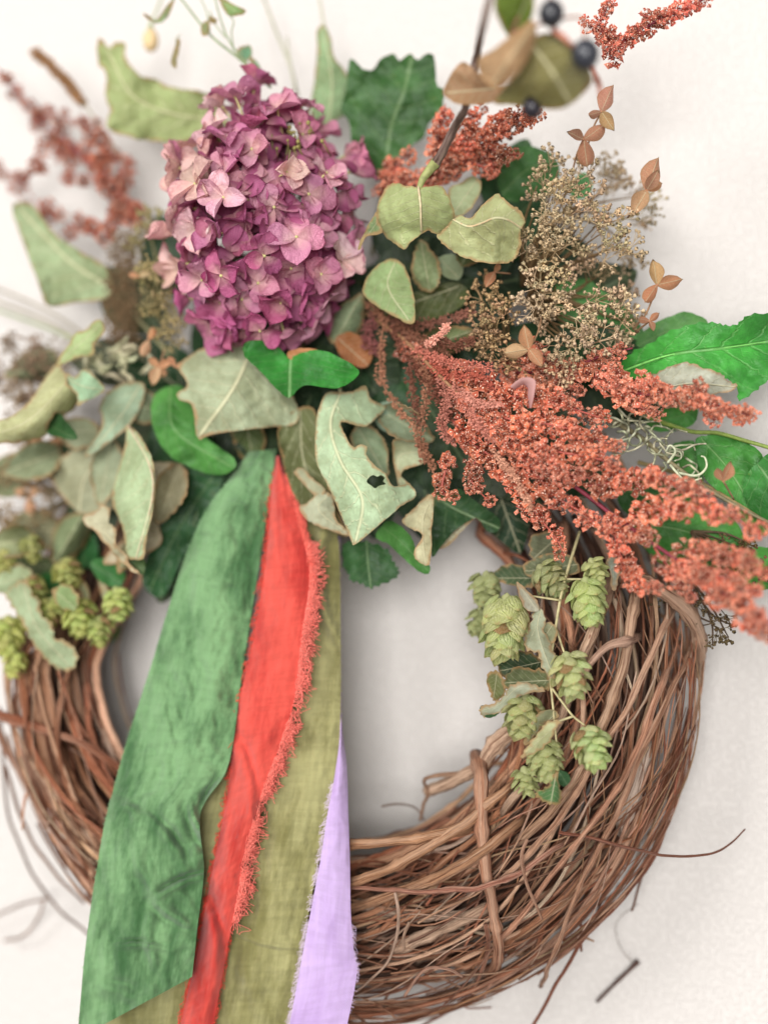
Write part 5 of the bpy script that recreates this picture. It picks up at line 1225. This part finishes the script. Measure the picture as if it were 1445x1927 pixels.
big_leaf = leaf('green_leaf', 'very large bright green toothed leaf at the right edge', [(1164, 690), (1187, 664), (1224, 645), (1262, 622), (1307, 609), (1345, 607), (1364, 612), (1387, 610), (1405, 594), (1445, 590), (1500, 598), (1530, 640), (1500, 690), (1445, 715), (1420, 736), (1391, 753), (1384, 728), (1353, 708), (1307, 700), (1270, 702), (1220, 710), (1179, 712)], [(1166, 700, .085), (1260, 668, .098), (1360, 655, .1), (1520, 632, .085)], srgb(66, 168, 60), 'fresh', fold=.35, curl=-.004, wave=.004, serr=3.5, seed=34, ribr=.0007, ribcol=srgb(120, 190, 96))
leaf('green_leaf', 'duller green leaf tucked behind the large toothed leaf at the right', [(1195, 645), (1224, 613), (1262, 595), (1292, 587), (1332, 607), (1300, 640), (1230, 660)], [(1200, 650, .065), (1260, 622, .07), (1325, 608, .07)], srgb(92, 152, 76), 'fresh', fold=-.2, wave=.003, seed=35)
leaf('dried_leaf', 'grey crinkled dried leaf under the slim coral plume at the right', [(1210, 720), (1228, 705), (1262, 689), (1292, 683), (1323, 692), (1354, 702), (1369, 717), (1388, 726), (1366, 737), (1332, 745), (1300, 760), (1277, 766), (1252, 768), (1225, 755)], [(1212, 745, .108), (1290, 722, .116), (1384, 728, .112)], srgb(190, 186, 170), curl=-.008, wave=.011, jag=2.5, seed=36, step=6)
# leafy branch at the right edge
gb = Thing('leafy_branch', 'green branch with round leaves leaving the picture at the right edge', 'branch', P(1180, 770, .06))
mb = MB(); tube(mb, [P(*p) for p in catmull([(1150, 760, .05), (1243, 794, .07), (1300, 812, .078), (1350, 815, .08), (1400, 829, .082), (1445, 842, .082), (1500, 860, .08)], 6)], taper(.0014, .0011), 6)
gb.part('stem', mb, M['stem'], srgb(130, 150, 72))
mb = MB(); tube(mb, [P(*p) for p in catmull([(1200, 870, .06), (1300, 900, .07), (1380, 945, .085), (1445, 985, .088), (1500, 1010, .088)], 6)], taper(.0014, .0012), 6)
gb.part('stem', mb, M['stem'], srgb(140, 124, 84))
for o, rb, c, kw in [
    ([(1308, 828), (1332, 819), (1369, 816), (1397, 828), (1432, 855), (1440, 900), (1442, 950), (1445, 1003), (1412, 998), (1369, 942), (1332, 908), (1314, 877)], [(1318, 825, .075), (1375, 890, .082), (1440, 1000, .08)], srgb(72, 158, 58), dict(fold=-.25, curl=.004)),
    ([(1500, 830), (1450, 850), (1425, 871), (1404, 892), (1397, 920), (1409, 954), (1445, 985), (1500, 990), (1540, 930)], [(1430, 880, .09), (1470, 930, .094), (1530, 960, .09)], srgb(56, 140, 54), dict(fold=-.2)),
    ([(1262, 840), (1289, 830), (1307, 834), (1318, 877), (1322, 910), (1292, 895), (1268, 872)], [(1270, 840, .062), (1295, 868, .066), (1320, 908, .066)], srgb(88, 160, 72), dict(fold=-.3)),
    ([(1215, 795), (1240, 772), (1292, 757), (1312, 772), (1302, 800), (1262, 812), (1230, 810)], [(1220, 800, .06), (1265, 786, .066), (1310, 776, .066)], srgb(84, 162, 66), dict(fold=-.3)),
    ([(1190, 980), (1260, 930), (1330, 940), (1390, 990), (1400, 1060), (1330, 1085), (1240, 1060)], [(1200, 985, .06), (1290, 1000, .066), (1395, 1040, .064)], srgb(74, 152, 56), dict(fold=-.2)),
    ([(1380, 1060), (1420, 1030), (1470, 1040), (1490, 1080), (1440, 1110), (1395, 1100)], [(1385, 1080, .06), (1480, 1070, .064)], srgb(86, 168, 66), dict(fold=-.2)),
    ([(1170, 900), (1220, 890), (1280, 930), (1260, 975), (1210, 985), (1165, 950)], [(1170, 920, .062), (1265, 950, .066)], srgb(50, 112, 42), dict(fold=-.2)),
]:
    gb.part('leaf', leaf_mesh(o, rb, wave=.004, seed=int(o[0][0]) + 9, rim=False, **kw), M['fresh'], c, solid=.0004)
# leaves inside the lace and the dark middle
leaf('green_leaf', 'light green leaf seen through the gaps of the lower tan head', [(1040, 545), (1090, 515), (1130, 545), (1180, 580), (1215, 640), (1180, 675), (1110, 670), (1060, 620)], [(1050, 545, .055), (1110, 600, .062), (1200, 650, .06)], srgb(108, 174, 96), 'fresh', fold=-.2, wave=.004, seed=41)
leaf('green_leaf', 'small mint green leaf glimpsed through the upper tan head', [(1070, 345), (1098, 325), (1115, 345), (1105, 370), (1078, 372)], [(1072, 365, .06), (1112, 335, .062)], srgb(120, 196, 120), 'fresh', wave=.003, seed=42)
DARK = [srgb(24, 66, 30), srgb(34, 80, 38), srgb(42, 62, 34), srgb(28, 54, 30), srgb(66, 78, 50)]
bk = Thing('leafy_branch', 'dark green leafy branch deep in the shade behind the middle of the bouquet', 'branch', P(700, 800, .02))
mb = MB(); tube(mb, [P(*p) for p in catmull([(1000, 760, .04), (850, 720, .05), (700, 700, .045), (560, 720, .045), (420, 740, .04), (300, 800, .03)], 6)], .002, 6)
bk.part('stem', mb, M['stem'], srgb(70, 56, 40))
rng = random.Random(77)
def gen_leaf(cx, cy, ln, wd, ang, d, rg):
    a = R(ang); ca, sa = math.cos(a), -math.sin(a)
    prof = [(-.5, 0), (-.42, .3), (-.2, .5), (.05, .48), (.3, .28), (.5, 0), (.3, -.28), (.05, -.48), (-.2, -.5), (-.42, -.3)]
    o = [(cx + u * ln * ca - v * wd * sa, cy + u * ln * sa + v * wd * ca) for u, v in prof]
    rb = [(cx - .5 * ln * ca, cy - .5 * ln * sa, d), (cx, cy, d + .008), (cx + .5 * ln * ca, cy + .5 * ln * sa, d + .003)]
    return o, rb
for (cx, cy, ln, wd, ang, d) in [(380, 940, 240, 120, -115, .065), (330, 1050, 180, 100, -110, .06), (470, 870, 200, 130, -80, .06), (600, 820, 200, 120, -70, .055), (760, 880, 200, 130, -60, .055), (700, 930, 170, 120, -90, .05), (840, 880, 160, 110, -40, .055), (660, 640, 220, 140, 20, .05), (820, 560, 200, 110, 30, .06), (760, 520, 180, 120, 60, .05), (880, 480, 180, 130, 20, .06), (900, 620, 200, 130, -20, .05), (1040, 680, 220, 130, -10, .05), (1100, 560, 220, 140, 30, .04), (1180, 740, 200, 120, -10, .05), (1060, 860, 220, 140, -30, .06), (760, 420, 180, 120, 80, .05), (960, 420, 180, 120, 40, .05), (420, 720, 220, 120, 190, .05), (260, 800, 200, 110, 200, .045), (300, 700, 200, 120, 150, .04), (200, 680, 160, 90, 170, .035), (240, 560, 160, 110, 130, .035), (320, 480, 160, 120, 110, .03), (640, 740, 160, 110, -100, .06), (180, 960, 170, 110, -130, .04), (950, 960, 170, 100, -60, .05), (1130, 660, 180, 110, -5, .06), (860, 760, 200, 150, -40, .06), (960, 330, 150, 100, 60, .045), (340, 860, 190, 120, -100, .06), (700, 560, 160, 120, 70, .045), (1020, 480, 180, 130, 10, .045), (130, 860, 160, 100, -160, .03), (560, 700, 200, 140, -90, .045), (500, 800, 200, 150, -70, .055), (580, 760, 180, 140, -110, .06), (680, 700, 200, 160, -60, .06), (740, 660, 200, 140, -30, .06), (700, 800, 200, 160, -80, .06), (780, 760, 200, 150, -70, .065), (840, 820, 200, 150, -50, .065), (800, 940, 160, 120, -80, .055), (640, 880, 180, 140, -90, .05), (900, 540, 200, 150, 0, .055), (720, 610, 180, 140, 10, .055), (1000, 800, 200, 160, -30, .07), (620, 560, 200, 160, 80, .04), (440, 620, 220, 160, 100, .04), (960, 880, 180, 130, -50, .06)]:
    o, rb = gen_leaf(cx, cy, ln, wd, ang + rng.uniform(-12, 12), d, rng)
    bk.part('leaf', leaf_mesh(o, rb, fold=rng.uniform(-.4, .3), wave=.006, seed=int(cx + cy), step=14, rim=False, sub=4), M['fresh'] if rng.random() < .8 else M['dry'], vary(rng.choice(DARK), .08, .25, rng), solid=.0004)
for o, rb, c in [([(700, 585), (715, 560), (760, 555), (800, 545), (850, 530), (880, 545), (870, 575), (820, 600), (760, 605)], [(860, 540, .08), (720, 590, .084)], (84, 92, 48)), ([(820, 490), (850, 478), (870, 495), (865, 525), (835, 520)], [(830, 490, .085), (860, 520, .085)], (160, 172, 136)), ([(630, 640), (660, 625), (700, 650), (690, 690), (650, 680)], [(640, 640, .085), (690, 685, .085)], (176, 110, 66)), ([(700, 770), (740, 755), (780, 790), (770, 815), (720, 810)], [(710, 775, .085), (775, 805, .085)], (150, 172, 148)), ([(300, 1000), (320, 930), (370, 880), (420, 880), (400, 960), (350, 1040), (310, 1120), (275, 1110), (270, 1070)], [(410, 885, .072), (340, 990, .078), (285, 1105, .078)], (20, 82, 34)), ([(870, 455), (900, 440), (950, 440), (960, 500), (920, 530), (890, 515)], [(880, 450, .08), (940, 515, .08)], (26, 66, 38)), ([(540, 665), (570, 655), (600, 660), (590, 675), (555, 680)], [(542, 670, .112), (600, 665, .112)], (206, 140, 92))]:
    bk.part('leaf', leaf_mesh(o, rb, wave=.003, seed=int(o[0][0]) + 5, rim=False), M['dry'] if sum(c) > 200 else M['fresh'], srgb(*c), solid=.0004)

sg = Thing('leafy_branch', 'grey green leafy branch filling the gaps behind the curled pale leaves', 'branch', P(480, 800, .05))
mb = MB(); tube(mb, [P(*p) for p in catmull([(860, 700, .055), (700, 760, .06), (560, 760, .055), (400, 800, .055), (240, 880, .055), (90, 960, .05)], 6)], .0016, 6)
sg.part('stem', mb, M['stem'], srgb(96, 84, 60))
for (cx, cy, ln, wd, ang, d, c) in [(60, 870, 120, 70, 200, .062, (150, 158, 124)), (130, 1015, 110, 64, 240, .066, (132, 144, 104)), (200, 890, 130, 60, 260, .08, (178, 184, 152)), (318, 930, 120, 60, 250, .082, (170, 160, 130)), (700, 850, 110, 60, 300, .082, (150, 164, 130)), (765, 800, 120, 60, 330, .08, (168, 180, 150)), (840, 640, 110, 56, 20, .082, (120, 130, 84)), (655, 600, 110, 60, 60, .08, (150, 164, 128)), (800, 500, 100, 54, 100, .085, (140, 152, 108)), (890, 460, 90, 50, 60, .084, (110, 124, 80)), (255, 760, 120, 60, 160, .08, (160, 172, 140)), (470, 830, 120, 60, 280, .07, (96, 112, 66)), (20, 1020, 100, 60, 190, .07, (160, 164, 124)), (820, 980, 100, 50, 290, .075, (120, 132, 90)), (245, 1040, 90, 46, 240, .085, (150, 150, 110)), (60, 690, 110, 60, 200, .05, (136, 140, 108))]:
    o, rb = gen_leaf(cx, cy, ln, wd, ang, d, rng)
    sg.part('leaf', leaf_mesh(o, rb, fold=rng.choice([-.8, .7, -.5]), curl=rng.uniform(-.012, .012), wave=.006, jag=2, seed=int(cx * 3 + cy), sub=6), M['dry'], srgb(*c), solid=.0003)

# ================================================================== GRASSES AND FINE SPRIGS
tg = Thing('timothy_grass', 'brown cylindrical grass head on a thin stalk at the upper left', 'grass', P(205, 265, .04))
mb = MB(); w = [P(*p) for p in catmull([(250, 330, .04), (205, 262, .048), (180, 225, .052), (155, 188, .055)], 6)]; tube(mb, w, taper(.0006, .0006), 5); tg.part('stalk', mb, M['stem'], srgb(150, 140, 110))
tg.part('head', strand_mesh([(156, 192, .055), (130, 160, .056), (100, 128, .057), (66, 97, .057)], .0042, random.Random(4), 900), M['bud'], srgb(166, 124, 84), smooth=False)
ws = Thing('wispy_sprig', 'wispy green sprig with shrivelled leaves rising above the pink bloom', 'sprig', P(500, 150, .09))
mb = MB()
for pts, r in [([(510, 165, .095), (450, 110, .1), (395, 65, .104), (335, -10, .106)], .0010), ([(470, 125, .098), (440, 90, .104), (420, 50, .106), (400, -20, .108)], .0007), ([(440, 95, .1), (436, 60, .104), (440, 40, .106), (425, 20, .106), (415, -10, .106)], .0005), ([(395, 60, .104), (390, 25, .105), (375, -10, .105)], .0005), ([(425, 70, .103), (405, 45, .104), (395, 20, .104)], .0005), ([(330, -10, .106), (318, 18, .106), (304, 40, .107), (288, 38, .107)], .0010), ([(340, 65, .1), (332, 72, .102), (332, 88, .104)], .0003), ([(500, 150, .092), (490, 130, .092), (470, 110, .092)], .0006)]:
    tube(mb, [P(*p) for p in catmull(pts, 6)], taper(r, r * .7), 5)
ws.part('stem', mb, M['stem'], srgb(134, 150, 110))
for o, rb, c in [([(412, -6), (440, 8), (462, 20), (455, 28), (432, 30), (420, 15)], [(414, -2, .106), (445, 24, .11)], (140, 168, 104)), ([(448, 92), (470, 86), (474, 105), (460, 118), (446, 108)], [(452, 95, .092), (462, 114, .094)], (130, 176, 140)), ([(335, 72), (340, 80), (334, 110), (332, 128), (322, 120), (326, 100)], [(336, 75, .104), (326, 124, .106)], (140, 160, 116)), ([(315, 10), (328, 0), (322, 20), (308, 40), (290, 44), (296, 36)], [(325, 3, .108), (294, 42, .11)], (128, 150, 100)), ([(270, 25), (284, 32), (288, 40), (280, 38)], [(271, 27, .108), (286, 39, .108)], (110, 140, 96)), ([(380, 45), (394, 40), (392, 64), (380, 66)], [(386, 42, .107), (386, 65, .108)], (150, 168, 118)), ([(470, 110), (480, 112), (498, 140), (492, 144), (475, 125)], [(472, 111, .094), (494, 142, .094)], (132, 170, 134)), ([(395, 30), (408, 36), (406, 44), (396, 42)], [(396, 34, .106), (406, 42, .106)], (134, 160, 100))]:
    ws.part('leaf', leaf_mesh(o, rb, fold=-.6, wave=.003, seed=int(o[0][0]) + 2, step=5), M['dry'], srgb(*c), solid=.0003)
sb = Thing('flower_bud', 'pale drooping poppy like bud hanging at the top left', 'bud', P(285, 40, .06))
mb = MB(); ball(mb, P(284, 76, .055), .0056, 10, 8, sq=(1, 1, 1.45)); sb.part('bud', mb, M['bud'], srgb(222, 196, 150))
mb = MB(); tube(mb, [P(*p) for p in catmull([(284, 56, .055), (286, 40, .055), (300, 10, .05), (310, -20, .05)], 5)], lambda u: .0026 - .0018 * min(1, u * 2.5), 6); sb.part('stalk', mb, M['stem'], srgb(160, 168, 128))
for lb, pts, c, r in [('blurred thin green stem rising beside the sprig at the top', [(560, 180, .04), (545, 120, .04), (520, 60, .04), (490, -20, .04)], (168, 166, 146), .0013), ('short blurred stem stub left of the pale folded leaf', [(556, 170, .045), (545, 110, .045), (540, 70, .045)], (172, 170, 150), .0010), ('blurred straight stem above the pale folded leaf at the top', [(612, 60, .045), (605, 20, .045), (598, -20, .045)], (180, 178, 158), .0012),
                      ('uppermost faint grass stalk at the left edge', [(200, 660, .03), (100, 590, .025), (0, 545, .02), (-40, 530, .02)], (150, 140, 120), .0010), ('middle faint grass stalk at the left edge', [(200, 680, .03), (100, 610, .028), (0, 570, .025), (-40, 560, .025)], (160, 150, 130), .0011), ('lowest faint greenish grass stalk at the left edge', [(200, 670, .03), (110, 625, .03), (0, 585, .03), (-40, 570, .03)], (150, 160, 120), .0012)]:
    gs = Thing('grass_stalk', lb, 'stalk', P(*pts[0])); mb = MB(); tube(mb, [P(*p) for p in catmull(pts, 6)], taper(r, r * .8), 6); gs.part('stem', mb, M['stem'], srgb(*c))
tv = Thing('tendril_vine', 'grey green wiry stem with curly tendrils behind the coral plume at right', 'vine', P(1130, 790, .07))
mb = MB(); tube(mb, [P(*p) for p in catmull([(1110, 770, .07), (1200, 820, .08), (1260, 870, .09), (1330, 920, .095), (1400, 960, .095), (1460, 990, .09)], 6)], taper(.0018, .0010), 6); tv.part('stem', mb, M['stem'], srgb(120, 112, 84))
rng = random.Random(9)
for k in range(34):
    x, y = 1150 + k * 4.2 + rng.uniform(-12, 12), 785 + k * 3.0 + rng.uniform(-22, 16)
    a = rng.uniform(0, 6.28); pts = [(x, y, .085)]
    for j in range(5):
        a += rng.uniform(-.2, 1.3); x += math.cos(a) * 13; y += math.sin(a) * 11; pts.append((x, y, .088 + rng.uniform(-.004, .01)))
    mb = MB(); tube(mb, [P(*p) for p in catmull(pts, 4)], taper(.0008, .0005), 5); tv.part('tendril', mb, M['stem'], vary(srgb(172, 172, 144), .05, .15, rng))
for pts in ([(1255, 872, .1), (1270, 850, .106), (1260, 838, .108), (1252, 850, .106)], [(1275, 890, .1), (1310, 895, .106), (1328, 880, .108), (1326, 862, .108), (1318, 858, .108)], [(1260, 875, .1), (1290, 905, .104), (1320, 900, .106)]):
    mb = MB(); tube(mb, [P(*p) for p in catmull(pts, 6)], taper(.0009, .0005), 5); tv.part('tendril', mb, M['stem'], srgb(190, 194, 164))
pc = Thing('curled_petal', 'mauve curled dry petal on top of the coral plume', 'petal', P(970, 735, .135))
mb = MB(); tube(mb, [P(960, 730, .13), P(965, 728, .135)], .0006, 5); mb2, *_ = ribbon_mesh([(960, 726, .134), (982, 711, .142), (1006, 715, .146), (1005, 742, .142), (999, 768, .135)], [(964, 736, .13), (983, 724, .136), (993, 730, .138), (993, 746, .136), (996, 768, .132)], .001, .0008, 5, nu=24, nv=6, crum=.0004); pc.part('petal_blade', mb2, M['petal'], srgb(190, 130, 142), solid=.0003)
cl = Thing('curly_foliage', 'pale curly dried leaf shreds above the broad grey leaf at the left', 'foliage', P(230, 680, .07))
for k in range(16):
    x, y = 235 + rng.uniform(-60, 45), 680 + rng.uniform(-30, 40); a = rng.uniform(0, 6.28); pts = []
    for j in range(5): a += rng.uniform(-.4, 1.2); pts.append((x, y, .078 + rng.uniform(-.004, .006))); x += math.cos(a) * 16; y += math.sin(a) * 13
    mb = MB(); tube(mb, [P(*p) for p in catmull(pts, 4)], lambda u: .0005 + .0016 * math.sin(math.pi * u), 5); cl.part('shred', mb, M['stem'], vary(srgb(176, 172, 140), .05, .12, rng))
tw = Thing('fallen_twig', 'short dark twig stuck to the bare wall below the ring at right', 'twig', P(1122, 1886, .002))
mb = MB(); tube(mb, [P(*p) for p in catmull([(1122, 1886, .003), (1160, 1848, .004), (1200, 1809, .004)], 5)], lambda u: .0010 + .0004 * u + .0009 * math.exp(-((u - .97) / .04) ** 2), 7, lump=.3); tw.part('stick', mb, M['bark'], srgb(110, 82, 76))
